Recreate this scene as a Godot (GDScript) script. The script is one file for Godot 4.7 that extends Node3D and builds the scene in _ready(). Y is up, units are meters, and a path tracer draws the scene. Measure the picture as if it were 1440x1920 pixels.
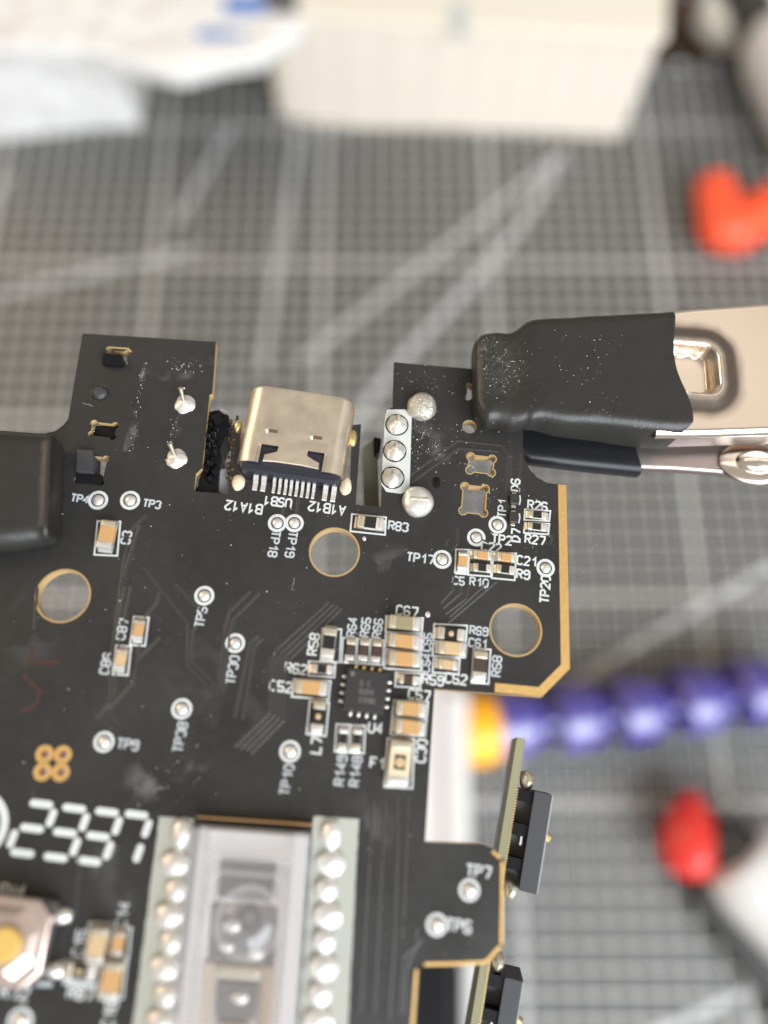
extends Node3D
# A repair bench seen close up: a black circuit board held by two crocodile clips above a gridded cutting mat.
# Shapes are written in millimetres; S turns them into metres.

const S := 0.001
var M := {}
var rng := RandomNumberGenerator.new()


# ---------------------------------------------------------------- mesh building
class Sh:
	var v := PackedVector3Array()
	var uv := PackedVector2Array()
	var uvk := 0.0
	var uvo := Vector2.ZERO
	var shade := {}      # colour of a corner, by its place

	func tri(a: Vector3, b: Vector3, c: Vector3) -> void:   # counter-clockwise seen from outside
		v.append(a); v.append(c); v.append(b)

	func quad(a: Vector3, b: Vector3, c: Vector3, d: Vector3) -> void:
		tri(a, b, c); tri(a, c, d)

	func mesh(angle: float) -> ArrayMesh:
		var n := PackedVector3Array()
		n.resize(v.size())
		var fn := PackedVector3Array()
		for i in range(0, v.size(), 3):
			fn.append((v[i + 2] - v[i]).cross(v[i + 1] - v[i]))
		if angle > 0.0:
			var at := {}
			for i in v.size():
				var k := Vector3i((v[i] * 2000.0).round())
				if at.has(k):
					at[k].append(i / 3)
				else:
					at[k] = [i / 3]
			var lim := cos(deg_to_rad(angle))
			for i in v.size():
				var f := fn[i / 3]
				var fu := f.normalized()
				var s := Vector3.ZERO
				for j in at[Vector3i((v[i] * 2000.0).round())]:
					var g := fn[j]
					if g.normalized().dot(fu) > lim:
						s += g
				n[i] = s.normalized() if s.length() > 0.0 else Vector3.UP
		else:
			for i in v.size():
				n[i] = fn[i / 3].normalized() if fn[i / 3].length() > 0.0 else Vector3.UP
		var p := PackedVector3Array()
		p.resize(v.size())
		for i in v.size():
			p[i] = v[i] * 0.001
		var arr := []
		arr.resize(Mesh.ARRAY_MAX)
		arr[Mesh.ARRAY_VERTEX] = p
		arr[Mesh.ARRAY_NORMAL] = n
		if shade.size():
			var cc := PackedColorArray()
			for q in v: cc.append(shade.get(Vector3i((q * 2000.0).round()), Color.WHITE))
			arr[Mesh.ARRAY_COLOR] = cc
		if uvk > 0.0:
			var t := PackedVector2Array()
			for q in v:
				t.append((Vector2(q.x, q.z) - uvo) * uvk)
			arr[Mesh.ARRAY_TEX_UV] = t
		var m := ArrayMesh.new()
		m.add_surface_from_arrays(Mesh.PRIMITIVE_TRIANGLES, arr)
		return m


func part(parent: Node, called: String, sh: Sh, m: Material, angle := 35.0) -> MeshInstance3D:
	var o := MeshInstance3D.new()
	o.name = called
	o.mesh = sh.mesh(angle)
	o.material_override = null
	o.mesh.surface_set_material(0, m)
	parent.add_child(o, true)
	return o


func thing(called: String, label: String, category: String, group := "") -> Node3D:
	var o := Node3D.new()
	o.name = called
	add_child(o, true)
	tag(o, label, category, group)
	return o


func tag(o: Node, label: String, category: String, group := "") -> void:
	if label: o.set_meta("label", label)
	if category: o.set_meta("category", category)
	if group: o.set_meta("group", group)


func node(parent: Node, called: String, at := Vector3.ZERO, turn := 0.0) -> Node3D:
	var o := Node3D.new()
	o.name = called
	o.position = at * S
	o.rotation.y = turn
	parent.add_child(o, true)
	return o


func up(p: Vector2, h := 0.0) -> Vector3:
	return Vector3(p.x, h, p.y)


func area2(poly: Array) -> float:      # positive when counter-clockwise seen from above (x right, z towards the viewer)
	var a := 0.0
	for i in poly.size():
		var p: Vector2 = poly[i]
		var q: Vector2 = poly[(i + 1) % poly.size()]
		a -= p.x * q.y - q.x * p.y
	return a


func ccw(poly: Array) -> Array:
	var r := poly.duplicate()
	if area2(r) < 0.0: r.reverse()
	return r


func circle(c: Vector2, r: float, n := 32) -> Array:
	var o := []
	for i in n:
		var t := TAU * i / n
		o.append(c + Vector2(cos(t), -sin(t)) * r)
	return o


func rrect(w: float, d: float, r: float, n := 4, c := Vector2.ZERO) -> Array:
	var o := []
	for k in 4:
		var q := Vector2([1, -1, -1, 1][k] * (w / 2 - r), [-1, -1, 1, 1][k] * (d / 2 - r))
		for i in n + 1:
			var t := PI / 2 * (k + float(i) / n)
			o.append(c + q + Vector2(cos(t), -sin(t)) * r)
	return o


func lift(poly: Array, h: float) -> PackedVector3Array:
	var o := PackedVector3Array()
	for p in poly: o.append(Vector3(p.x, h, p.y))
	return o


func inset(poly: Array, d: float) -> Array:      # each corner moved inwards along its mitre
	var o := []
	var n := poly.size()
	for i in n:
		var a: Vector2 = poly[(i + n - 1) % n]
		var b: Vector2 = poly[i]
		var c: Vector2 = poly[(i + 1) % n]
		var n1 := Vector2((b - a).y, -(b - a).x).normalized()
		var n2 := Vector2((c - b).y, -(c - b).x).normalized()
		var m := (n1 + n2)
		var l := m.length()
		if l < 0.3:
			o.append(b)
			continue
		m /= l
		o.append(b + m * minf(d / maxf(m.dot(n1), 0.35), d * 2.5))
	return o


func cap(sh: Sh, ring: PackedVector3Array, upwards: bool) -> void:
	var flat := PackedVector2Array()
	for p in ring: flat.append(Vector2(p.x, p.z))
	var ix := Geometry2D.triangulate_polygon(flat)
	if ix.is_empty():
		fan(sh, ring, upwards)
	for i in range(0, ix.size(), 3):
		var a := ring[ix[i]]
		var b := ring[ix[i + 1]]
		var c := ring[ix[i + 2]]
		var is_up := (b - a).cross(c - a).y > 0.0
		if is_up == upwards: sh.tri(a, b, c)
		else: sh.tri(a, c, b)


func fan(sh: Sh, ring: PackedVector3Array, outward: bool) -> void:
	var m := Vector3.ZERO
	for p in ring: m += p
	m /= ring.size()
	for i in ring.size():
		if outward: sh.tri(m, ring[i], ring[(i + 1) % ring.size()])
		else: sh.tri(m, ring[(i + 1) % ring.size()], ring[i])


func loft(sh: Sh, rings: Array, bottom := true, top := true) -> void:
	for k in rings.size() - 1:
		var a: PackedVector3Array = rings[k]
		var b: PackedVector3Array = rings[k + 1]
		var n := a.size()
		for i in n:
			var j := (i + 1) % n
			sh.quad(a[i], a[j], b[j], b[i])
	if bottom: fan(sh, rings[0], false)
	if top: fan(sh, rings[-1], true)


func block(sh: Sh, poly: Array, h0: float, h1: float, bevel := 0.0, soft := 1) -> void:   # an upright prism with a rounded upper edge
	var p := ccw(poly)
	var rings := [lift(p, h0)]
	var short := 1e9
	for i in p.size():
		short = minf(short, p[i].distance_to(p[(i + 1) % p.size()]))
	if p.size() > 8: bevel = minf(bevel, short * p.size() / TAU / 2.5 if p.size() < 40 else bevel)
	if bevel > 0.0:
		for i in soft + 1:
			var t := PI / 2 * i / soft
			rings.append(lift(inset(p, bevel * (1.0 - cos(t))), h1 - bevel + bevel * sin(t)))
	else:
		rings.append(lift(p, h1))
	loft(sh, rings, false, false)
	cap(sh, rings[0], false)
	cap(sh, rings[-1], true)


func box(sh: Sh, c: Vector3, s: Vector3, b := 0.04) -> void:   # a box with chamfered edges
	var p := rrect(s.x, s.z, minf(b, minf(s.x, s.z) * 0.45), 2, Vector2(c.x, c.z))
	var q := inset(p, b)
	if s.x < 2.6 * b or s.z < 2.6 * b: q = p
	loft(sh, [lift(q, c.y - s.y / 2), lift(p, c.y - s.y / 2 + b), lift(p, c.y + s.y / 2 - b), lift(q, c.y + s.y / 2)])


func lathe(sh: Sh, c: Vector3, prof: Array, n := 24, squash := Vector2.ONE, wob := 0.0) -> void:   # prof: (radius, height) from the bottom up
	var rings := []
	for k in prof.size():
		var r := PackedVector3Array()
		for i in n:
			var t := TAU * i / n
			var w := 1.0 + wob * sin(3.0 * t + k * 0.9 + c.x) * 0.5 + wob * sin(5.0 * t - k * 1.7 + c.z) * 0.5
			r.append(c + Vector3(cos(t) * prof[k].x * squash.x * w, prof[k].y * (1.0 + wob * 0.4 * sin(2.0 * t + k)), -sin(t) * prof[k].x * squash.y * w))
		rings.append(r)
	loft(sh, rings, prof[0].x > 0.001, true)


func dome(r: float, h: float, n := 7) -> Array:
	var o := []
	for i in n:
		var t := PI / 2 * i / (n - 1)
		o.append(Vector2(maxf(r * cos(t), r * 0.02), h * sin(t)))
	return o


func tube(sh: Sh, pts: Array, radii: Array, n := 12, ends := true) -> void:
	var rings := []
	var side := Vector3.ZERO
	for k in pts.size():
		var d: Vector3 = (pts[mini(k + 1, pts.size() - 1)] - pts[maxi(k - 1, 0)]).normalized()
		if side == Vector3.ZERO:
			side = d.cross(Vector3.UP if absf(d.y) < 0.9 else Vector3.RIGHT).normalized()
		side = (side - d * side.dot(d)).normalized()
		var over := side.cross(d)
		var r := PackedVector3Array()
		for i in n:
			var t := TAU * i / n
			r.append(pts[k] + (side * cos(t) - over * sin(t)) * radii[k])
		rings.append(r)
	loft(sh, rings, ends, ends)


func capsule(sh: Sh, a: Vector3, b: Vector3, ra: float, rb: float, n := 16) -> void:
	var d := (b - a).normalized()
	var pts := []
	var rad := []
	for i in 6:
		var t := PI / 2 * i / 5
		pts.append(a - d * ra * cos(t)); rad.append(maxf(ra * sin(t), ra * 0.03))
	for i in 6:
		var t := PI / 2 * i / 5
		pts.append(b + d * rb * sin(t)); rad.append(maxf(rb * cos(t), rb * 0.03))
	tube(sh, pts, rad, n)


func ribbon(sh: Sh, pts: Array, w: float, h0: float, h1: float, closed := false, slope := 0.0) -> void:   # a low strip along a path, mitred at its corners
	var n := pts.size()
	var l := []
	var r := []
	for i in n:
		var a: Vector2 = pts[(i + n - 1) % n] if closed or i > 0 else pts[i] * 2.0 - pts[i + 1]
		var b: Vector2 = pts[i]
		var c: Vector2 = pts[(i + 1) % n] if closed or i < n - 1 else b * 2.0 - a
		var d1 := (b - a).normalized()
		var d2 := (c - b).normalized()
		var m := (Vector2(d1.y, -d1.x) + Vector2(d2.y, -d2.x))
		m = m.normalized() if m.length() > 0.2 else Vector2(d1.y, -d1.x)
		var k := w / 2 / maxf(m.dot(Vector2(d1.y, -d1.x)), 0.5)
		l.append(b + m * k)      # left of the way, seen from above
		r.append(b - m * k)
	var m2 := n if closed else n - 1
	for i in m2:
		var j := (i + 1) % n
		var li: Vector2 = l[i].lerp(r[i], slope)
		var lj: Vector2 = l[j].lerp(r[j], slope)
		var ri: Vector2 = r[i].lerp(l[i], slope)
		var rj: Vector2 = r[j].lerp(l[j], slope)
		sh.quad(up(ri, h1), up(rj, h1), up(lj, h1), up(li, h1))
		sh.quad(up(li, h1), up(lj, h1), up(l[j], h0), up(l[i], h0))
		sh.quad(up(r[i], h0), up(r[j], h0), up(rj, h1), up(ri, h1))
	if not closed:
		for e in [0, n - 1]:
			var li: Vector2 = l[e].lerp(r[e], slope)
			var ri: Vector2 = r[e].lerp(l[e], slope)
			if e == 0: sh.quad(up(l[e], h0), up(r[e], h0), up(ri, h1), up(li, h1))
			else: sh.quad(up(r[e], h0), up(l[e], h0), up(li, h1), up(ri, h1))


func ring(sh: Sh, c: Vector2, r0: float, r1: float, h0: float, h1: float, n := 32) -> void:
	var a := lift(circle(c, r0, n), h1)
	var b := lift(circle(c, r1, n), h1)
	var a0 := lift(circle(c, r0, n), h0)
	var b0 := lift(circle(c, r1, n), h0)
	for i in n:
		var j := (i + 1) % n
		sh.quad(a[i], b[i], b[j], a[j])
		sh.quad(b0[i], b0[j], b[j], b[i])
		sh.quad(a0[j], a0[i], a[i], a[j])


# polygon with holes -> triangles, by bridging the holes and clipping ears
func fill(outer: Array, holes: Array) -> Array:
	var poly := ccw(outer)
	var left := []
	for h in holes:
		var q := ccw(h)
		q.reverse()
		left.append(q)
	while left.size():
		var best := [1e9, 0, 0, 0]
		for k in left.size():
			for i in left[k].size():
				for j in poly.size():
					var d: float = left[k][i].distance_squared_to(poly[j])
					if d < best[0]: best = [d, k, i, j]
		var h: Array = left[best[1]]
		left.remove_at(best[1])
		var joined := poly.slice(0, best[3] + 1)
		for i in h.size() + 1:
			joined.append(h[(best[2] + i) % h.size()])
		joined.append_array(poly.slice(best[3]))
		poly = joined
	var ix := range(poly.size())
	var out := []
	var guard := 0
	var at := 0
	while ix.size() > 3 and guard < 40000:
		guard += 1
		var n := ix.size()
		at = at % n
		var ia: int = ix[(at + n - 1) % n]
		var ib: int = ix[at]
		var ic: int = ix[(at + 1) % n]
		var a: Vector2 = poly[ia]
		var b: Vector2 = poly[ib]
		var c: Vector2 = poly[ic]
		var turn := -((b.x - a.x) * (c.y - b.y) - (b.y - a.y) * (c.x - b.x))
		var ok := turn > 1e-9
		if ok:
			for k in ix:
				var p: Vector2 = poly[k]
				if p.is_equal_approx(a) or p.is_equal_approx(b) or p.is_equal_approx(c): continue
				if Geometry2D.point_is_inside_triangle(p, a, b, c):
					ok = false
					break
		if ok or (absf(turn) <= 1e-9 and a.is_equal_approx(c)):
			if ok: out.append([a, b, c])
			ix.remove_at(at)
			guard = 0 if guard < 3000 else guard
			at = maxi(at - 1, 0)
		else:
			at += 1
			if guard > 3000: ix.remove_at(at % ix.size())
	if ix.size() == 3: out.append([poly[ix[0]], poly[ix[1]], poly[ix[2]]])
	return out


func slab(top: Sh, side: Sh, outer: Array, holes: Array, h0: float, h1: float) -> void:
	for t in fill(outer, holes):
		top.tri(up(t[0], h1), up(t[1], h1), up(t[2], h1))
		top.tri(up(t[0], h0), up(t[2], h0), up(t[1], h0))
	var all := [ccw(outer)]
	for h in holes:
		var q := ccw(h)
		q.reverse()
		all.append(q)
	for p in all:
		for i in p.size():
			var j: int = (i + 1) % p.size()
			side.quad(up(p[i], h0), up(p[j], h0), up(p[j], h1), up(p[i], h1))


# ---------------------------------------------------------------- lettering: strokes on a 4 by 6 grid


func poly_of(code: String) -> Array:
	var o := []
	for i in range(0, code.length(), 2):
		o.append(Vector2(int(code[i]), int(code[i + 1])))
	return o


const LETTERS := {
	"0": ["10304145361605011"], "1": ["143630"], "2": ["05163645440040"], "3": ["051636454433", "33424130100 1"], "4": ["30360242"], "5": ["4606033342413010 01"],
	"6": ["453616050110304142330301"], "7": ["06464420"], "8": ["133342413010010213", "3344453616050413"], "9": ["01103041453616050413 44"],
	"A": ["002640", "1232"], "B": ["0006364544330 3", "334241300 0"], "C": ["4536160501103041"], "D": ["0006264442200 0"], "F": ["000646", "0333"], "L": ["060040"], "P": ["00063645443303"],
	"R": ["00063645443303", "2340"], "S": ["454636160504133342413010 01"], "T": ["0646", "2620"], "U": ["060110304146"], "W": ["0610243046"],
}


func text(parent: Node, s: String, at: Vector2, high: float, angle: float, m: Material, thick := 0.15, squeeze := 0.62) -> MeshInstance3D:   # centred on a point of the board
	var sh := Sh.new()
	high *= 0.84
	var k := high / 6.0
	var adv := high * squeeze * 1.34
	var wide := adv * s.length() - adv + high * squeeze
	var lay := 0
	for i in s.length():
		for code in LETTERS.get(s[i], []):
			var c: String = code.replace(" ", "")
			var pts := []
			for q in poly_of(c.substr(0, c.length() / 2 * 2)):
				var p := Vector2(q.x / 4.0 * high * squeeze + adv * i - wide / 2, -(q.y * k - high / 2))
				p = p.rotated(-deg_to_rad(angle)) + at
				if pts.is_empty() or pts[-1].distance_to(p) > 0.01: pts.append(p)
			var shut: bool = pts.size() > 3 and pts[0].distance_to(pts[-1]) < 0.01
			if shut: pts.pop_back()
			ribbon(sh, pts, thick, 0.0, 0.022 + 0.004 * (lay % 3), shut)
			lay += 1
	return part(parent, "printed_marking", sh, m, 0.0)


# ---------------------------------------------------------------- materials
func grey(r: float, g: float, b: float) -> Color:
	return Color(r, g, b).linear_to_srgb()


func mk(called: String, c: Color, rough: float, metal := 0.0, spec := 0.5) -> StandardMaterial3D:
	var m := StandardMaterial3D.new()
	m.albedo_color = c
	m.roughness = rough
	m.metallic = metal
	m.metallic_specular = spec
	m.resource_name = called
	M[called] = m
	return m


func noise_tex(fr: float, lo: float, hi: float, sd: int, size := 256, normal := 0.0) -> NoiseTexture2D:
	var n := FastNoiseLite.new()
	n.seed = sd
	n.frequency = fr
	n.fractal_octaves = 4
	var t := NoiseTexture2D.new()
	t.width = size
	t.height = size
	t.seamless = true
	t.noise = n
	if normal > 0.0:
		t.as_normal_map = true
		t.bump_strength = normal
	else:
		var g := Gradient.new()
		g.set_color(0, Color(lo, lo, lo))
		g.set_color(1, Color(hi, hi, hi))
		t.color_ramp = g
	return t


func tri_map(m: StandardMaterial3D, per_mm: float) -> void:
	m.uv1_triplanar = true
	m.uv1_scale = Vector3.ONE * per_mm * 1000.0


func materials() -> void:
	mk("laminate_edge", grey(0.42, 0.29, 0.13), 0.55)
	mk("copper_rim", grey(0.50, 0.34, 0.15), 0.4, 0.35)
	mk("silk", grey(0.54, 0.56, 0.55), 0.6)
	mk("silk_dim", grey(0.44, 0.47, 0.48), 0.65)
	mk("mat_print", grey(0.42, 0.425, 0.42), 0.5)
	mk("trace", grey(0.034, 0.032, 0.030), 0.34)
	var go := mk("gold", grey(0.90, 0.58, 0.22), 0.46, 0.85)
	go.roughness_texture = noise_tex(0.03, 0.8, 1.0, 61)
	go.normal_enabled = true
	go.normal_texture = noise_tex(0.06, 0, 1, 62, 256, 3.0)
	go.normal_scale = 0.2
	go.albedo_texture = noise_tex(0.02, 0.93, 1.0, 63)
	tri_map(go, 0.25)
	var so := mk("solder", grey(0.80, 0.77, 0.71), 0.38, 0.75)
	so.normal_enabled = true
	so.normal_texture = noise_tex(0.03, 0, 1, 5, 256, 3.0)
	so.normal_scale = 0.5
	tri_map(so, 0.5)
	var ps := mk("pale_solder", grey(0.74, 0.72, 0.68), 0.42, 0.6)
	ps.normal_enabled = true
	ps.normal_texture = so.normal_texture
	ps.normal_scale = 0.5
	tri_map(ps, 0.5)
	var sr := mk("rough_solder", grey(0.52, 0.49, 0.42), 0.5, 0.75)
	sr.normal_enabled = true
	sr.normal_texture = noise_tex(0.05, 0, 1, 6, 256, 8.0)
	tri_map(sr, 0.4)
	mk("tin", grey(0.62, 0.56, 0.44), 0.36, 0.75)
	mk("pale_tin", grey(0.74, 0.71, 0.66), 0.36, 0.7)
	mk("gold_tin", grey(0.70, 0.55, 0.26), 0.35, 0.9)
	mk("cap_tan", grey(0.48, 0.28, 0.115), 0.45)
	mk("cap_pale", grey(0.50, 0.36, 0.20), 0.45)
	mk("cap_olive", grey(0.26, 0.22, 0.12), 0.45)
	mk("resistor_black", grey(0.016, 0.015, 0.014), 0.35)
	mk("resistor_brown", grey(0.06, 0.04, 0.03), 0.35)
	mk("ceramic", grey(0.60, 0.56, 0.48), 0.5)
	mk("fuse_cream", grey(0.62, 0.53, 0.36), 0.45)
	mk("chip_black", grey(0.024, 0.022, 0.022), 0.5)
	mk("chip_print", grey(0.13, 0.125, 0.12), 0.6)
	var sh := mk("shell", grey(0.96, 0.85, 0.69), 0.30, 1.0)
	sh.roughness_texture = noise_tex(0.012, 0.8, 1.0, 8)
	sh.roughness = 0.45
	sh.albedo_texture = noise_tex(0.008, 0.88, 1.0, 12)
	tri_map(sh, 0.16)
	mk("shell_inside", grey(0.16, 0.10, 0.06), 0.5, 0.4)
	mk("plastic_black", grey(0.008, 0.008, 0.009), 0.34, 0.0, 0.28)
	mk("plastic_gloss", grey(0.026, 0.026, 0.018), 0.38, 0.0, 0.8)
	mk("plastic_ink", grey(0.018, 0.019, 0.028), 0.38)
	mk("plastic_matte", grey(0.035, 0.035, 0.037), 0.55)
	mk("plastic_olive", grey(0.22, 0.22, 0.16), 0.5)
	var wr := mk("white_print", grey(0.37, 0.375, 0.325), 0.6)
	wr.normal_enabled = true
	wr.normal_texture = noise_tex(0.04, 0, 1, 15, 256, 2.0)
	wr.normal_scale = 0.3
	tri_map(wr, 0.3)
	mk("header_print", grey(0.52, 0.54, 0.51), 0.6)
	mk("burnt", grey(0.11, 0.065, 0.03), 0.8)
	mk("pen_mark", grey(0.040, 0.015, 0.010), 0.6)
	mk("dust", grey(0.72, 0.70, 0.66), 0.7)
	mk("residue", grey(0.36, 0.35, 0.33), 0.6)
	var sl := mk("sleeve", grey(0.032, 0.030, 0.026), 0.45)
	sl.vertex_color_use_as_albedo = true
	sl.normal_enabled = true
	sl.normal_texture = noise_tex(0.05, 0, 1, 21, 512, 2.0)
	sl.normal_scale = 0.25
	sl.roughness_texture = noise_tex(0.02, 0.7, 1.0, 22)
	sl.roughness = 0.52
	tri_map(sl, 0.06)
	mk("sleeve_shiny", grey(0.010, 0.010, 0.012), 0.34, 0.0, 0.4)
	mk("sleeve_worn", grey(0.22, 0.205, 0.18), 0.4)
	var st := mk("steel", grey(0.82, 0.74, 0.64), 0.24, 1.0)
	st.roughness_texture = noise_tex(0.03, 0.7, 1.0, 31)
	tri_map(st, 0.1)
	var sw := mk("steel_reflection_ring", grey(0.82, 0.72, 0.61), 0.27, 1.0)
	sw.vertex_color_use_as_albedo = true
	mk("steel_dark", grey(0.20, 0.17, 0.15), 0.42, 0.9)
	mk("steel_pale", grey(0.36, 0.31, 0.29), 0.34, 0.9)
	var cl := mk("clear_plastic", Color(0.86, 0.85, 0.88, 0.03), 0.05)
	cl.transparency = BaseMaterial3D.TRANSPARENCY_ALPHA
	var mi := mk("milky_plastic", Color(0.90, 0.89, 0.90, 0.18), 0.08)
	mi.transparency = BaseMaterial3D.TRANSPARENCY_ALPHA
	mk("sensor_light", grey(0.48, 0.46, 0.44), 0.3)
	mk("sensor_grey", grey(0.16, 0.15, 0.14), 0.4)
	mk("sensor_tan", grey(0.42, 0.34, 0.26), 0.5)
	mk("button_yellow", grey(0.56, 0.37, 0.10), 0.45)
	mk("switch_metal", grey(0.66, 0.53, 0.47), 0.34, 0.8)
	mk("switch_base", grey(0.07, 0.065, 0.06), 0.5)
	mk("board_olive", grey(0.24, 0.22, 0.12), 0.5)
	mk("side_mask", grey(0.17, 0.165, 0.16), 0.42)
	var pu := mk("purple", grey(0.042, 0.026, 0.25), 0.36, 0.0, 0.9)
	pu.clearcoat_enabled = true
	pu.clearcoat = 1.0
	pu.clearcoat_roughness = 0.3
	mk("orange", grey(0.95, 0.42, 0.015), 0.4)
	mk("white_plastic", grey(0.60, 0.58, 0.56), 0.4)
	mk("cream_plastic", grey(0.68, 0.63, 0.53), 0.5)
	var pp := mk("paper", grey(0.70, 0.68, 0.65), 0.85)
	pp.normal_enabled = true
	pp.normal_texture = noise_tex(0.02, 0, 1, 41, 256, 6.0)
	tri_map(pp, 0.012)
	mk("card", grey(0.70, 0.62, 0.52), 0.8)
	mk("blue_print", grey(0.10, 0.20, 0.50), 0.7)
	mk("red", grey(0.68, 0.035, 0.025), 0.32)
	mk("red_orange", grey(0.85, 0.085, 0.025), 0.4)
	mk("rubber", grey(0.04, 0.04, 0.038), 0.6)
	var wd := mk("wood", grey(0.075, 0.04, 0.026), 0.45)
	wd.albedo_texture = noise_tex(0.02, 0.6, 1.0, 51)
	wd.uv1_triplanar = true
	wd.uv1_scale = Vector3(2.0, 10.0, 40.0)


func smear(im: Image, um: float, c: Vector2, r: Vector2, turn: float, add: float, nz: FastNoiseLite, o: Vector2, tint := Color(1, 1, 1)) -> void:   # a patchy film wiped on the mask
	var k := im.get_width() / um
	var big := maxf(r.x, r.y)
	var a := Vector2i(((c - o) - Vector2.ONE * big) * k)
	var b := Vector2i(((c - o) + Vector2.ONE * big) * k)
	for y in range(maxi(a.y, 0), mini(b.y, im.get_height())):
		for x in range(maxi(a.x, 0), mini(b.x, im.get_width())):
			var p := (Vector2(x, y) / k + o - c).rotated(turn) / r
			var f := 1.0 - p.length_squared()
			if f <= 0.0: continue
			var v := nz.get_noise_2d(x * 1.0, y * 1.0) * 0.5 + 0.5
			v = clampf((v - 0.52) * 5.0, 0.0, 1.0) * f * add
			var q := im.get_pixel(x, y)
			im.set_pixel(x, y, Color(q.r + v * tint.r, q.g + v * tint.g, q.b + v * tint.b))


func mask_material() -> StandardMaterial3D:
	# solder mask: near black, faintly mottled, with wipe marks and flux residue
	var n := 1024
	var n1 := FastNoiseLite.new(); n1.seed = 3; n1.frequency = 0.006; n1.fractal_octaves = 4
	var n2 := FastNoiseLite.new(); n2.seed = 9; n2.frequency = 0.07; n2.fractal_octaves = 3
	var n3 := FastNoiseLite.new(); n3.seed = 4; n3.frequency = 0.02; n3.fractal_octaves = 5
	var a := n1.get_image(n, n)
	var b := n2.get_image(n, n)
	var im := Image.create(n, n, false, Image.FORMAT_RGB8)
	var ro := Image.create(n, n, false, Image.FORMAT_RGB8)
	for y in n:
		for x in n:
			var p := a.get_pixel(x, y).r
			var q := b.get_pixel(x, y).r
			var l := 0.150 + 0.026 * (p - 0.5) + 0.012 * (q - 0.5)
			im.set_pixel(x, y, Color(l * 1.02, l * 0.985, l * 0.95))
			var r := 0.44 + 0.20 * (p - 0.5) + 0.07 * (q - 0.5)
			ro.set_pixel(x, y, Color(r, r, r))
	var o := Vector2(-42, -26)
	for s in [[Vector2(-21.33, -6.01), Vector2(0.5, 6.0), -0.1, 0.32], [Vector2(-21.37, -9.95), Vector2(0.25, 2.6), -0.08, 0.4], [Vector2(-17.85, -11.75), Vector2(3.2, 1.2), 0.3, 0.25], [Vector2(-17.76, -5.80), Vector2(0.4, 2.6), -0.1, 0.35], [Vector2(-18.08, -1.51), Vector2(2.0, 1.6), 0.0, 0.16],
		[Vector2(-14.27, 21.14), Vector2(3.6, 2.6), 0.2, 0.17], [Vector2(-16.43, 22.35), Vector2(2.5, 2.5), 0.0, 0.10], [Vector2(-0.31, 24.51), Vector2(2.6, 3.5), 0.0, 0.10], [Vector2(2.40, -6.34), Vector2(3.0, 2.2), 0.0, 0.16], [Vector2(0.23, 4.50), Vector2(3.0, 1.4), 0.6, 0.12],
		[Vector2(13.35, -0.92), Vector2(2.4, 2.0), 0.0, 0.16], [Vector2(-17.85, 28.11), Vector2(1.6, 3.0), 0.5, 0.09], [Vector2(-26.51, 11.26), Vector2(2.6, 4.0), 0.0, 0.05], [Vector2(-11.42, 15.23), Vector2(5.0, 6.0), 0.4, 0.035], [Vector2(5.60, -6.09), Vector2(3.0, 1.2), 0.5, 0.12]]:
		smear(im, 84.0, s[0], s[1], s[2], s[3], n3, o)
		smear(ro, 84.0, s[0], s[1], s[2], 0.25, n3, o)
	var m := mk("mask", Color.WHITE, 1.0, 0.0, 0.5)
	m.albedo_texture = ImageTexture.create_from_image(im)
	m.roughness_texture = ImageTexture.create_from_image(ro)
	return m


func mat_material() -> StandardMaterial3D:
	# cutting mat: 50 mm tile of the printed grid, on a finely pebbled dark sheet
	var n := 1000
	var n1 := FastNoiseLite.new(); n1.seed = 13; n1.frequency = 0.05; n1.fractal_octaves = 3
	var im := Image.create(n, n, false, Image.FORMAT_RGB8)
	for y in n:
		for x in n:
			var l := 0.08 + 0.03 * n1.get_noise_2d(x, y)
			im.set_pixel(x, y, Color(l * 0.99, l, l * 0.99))
	for k in 10:
		var w := 30 if k == 0 else 13
		var c := Color(0.73, 0.725, 0.70) if k == 0 else Color(0.715, 0.71, 0.69)
		im.fill_rect(Rect2i(k * 100 + 50 - w / 2, 0, w, n), c)
		im.fill_rect(Rect2i(0, k * 100 + 50 - w / 2, n, w), c)
	var m := mk("cutting_mat", Color.WHITE, 0.56, 0.0, 0.6)
	m.albedo_texture = ImageTexture.create_from_image(im)
	return m


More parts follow.
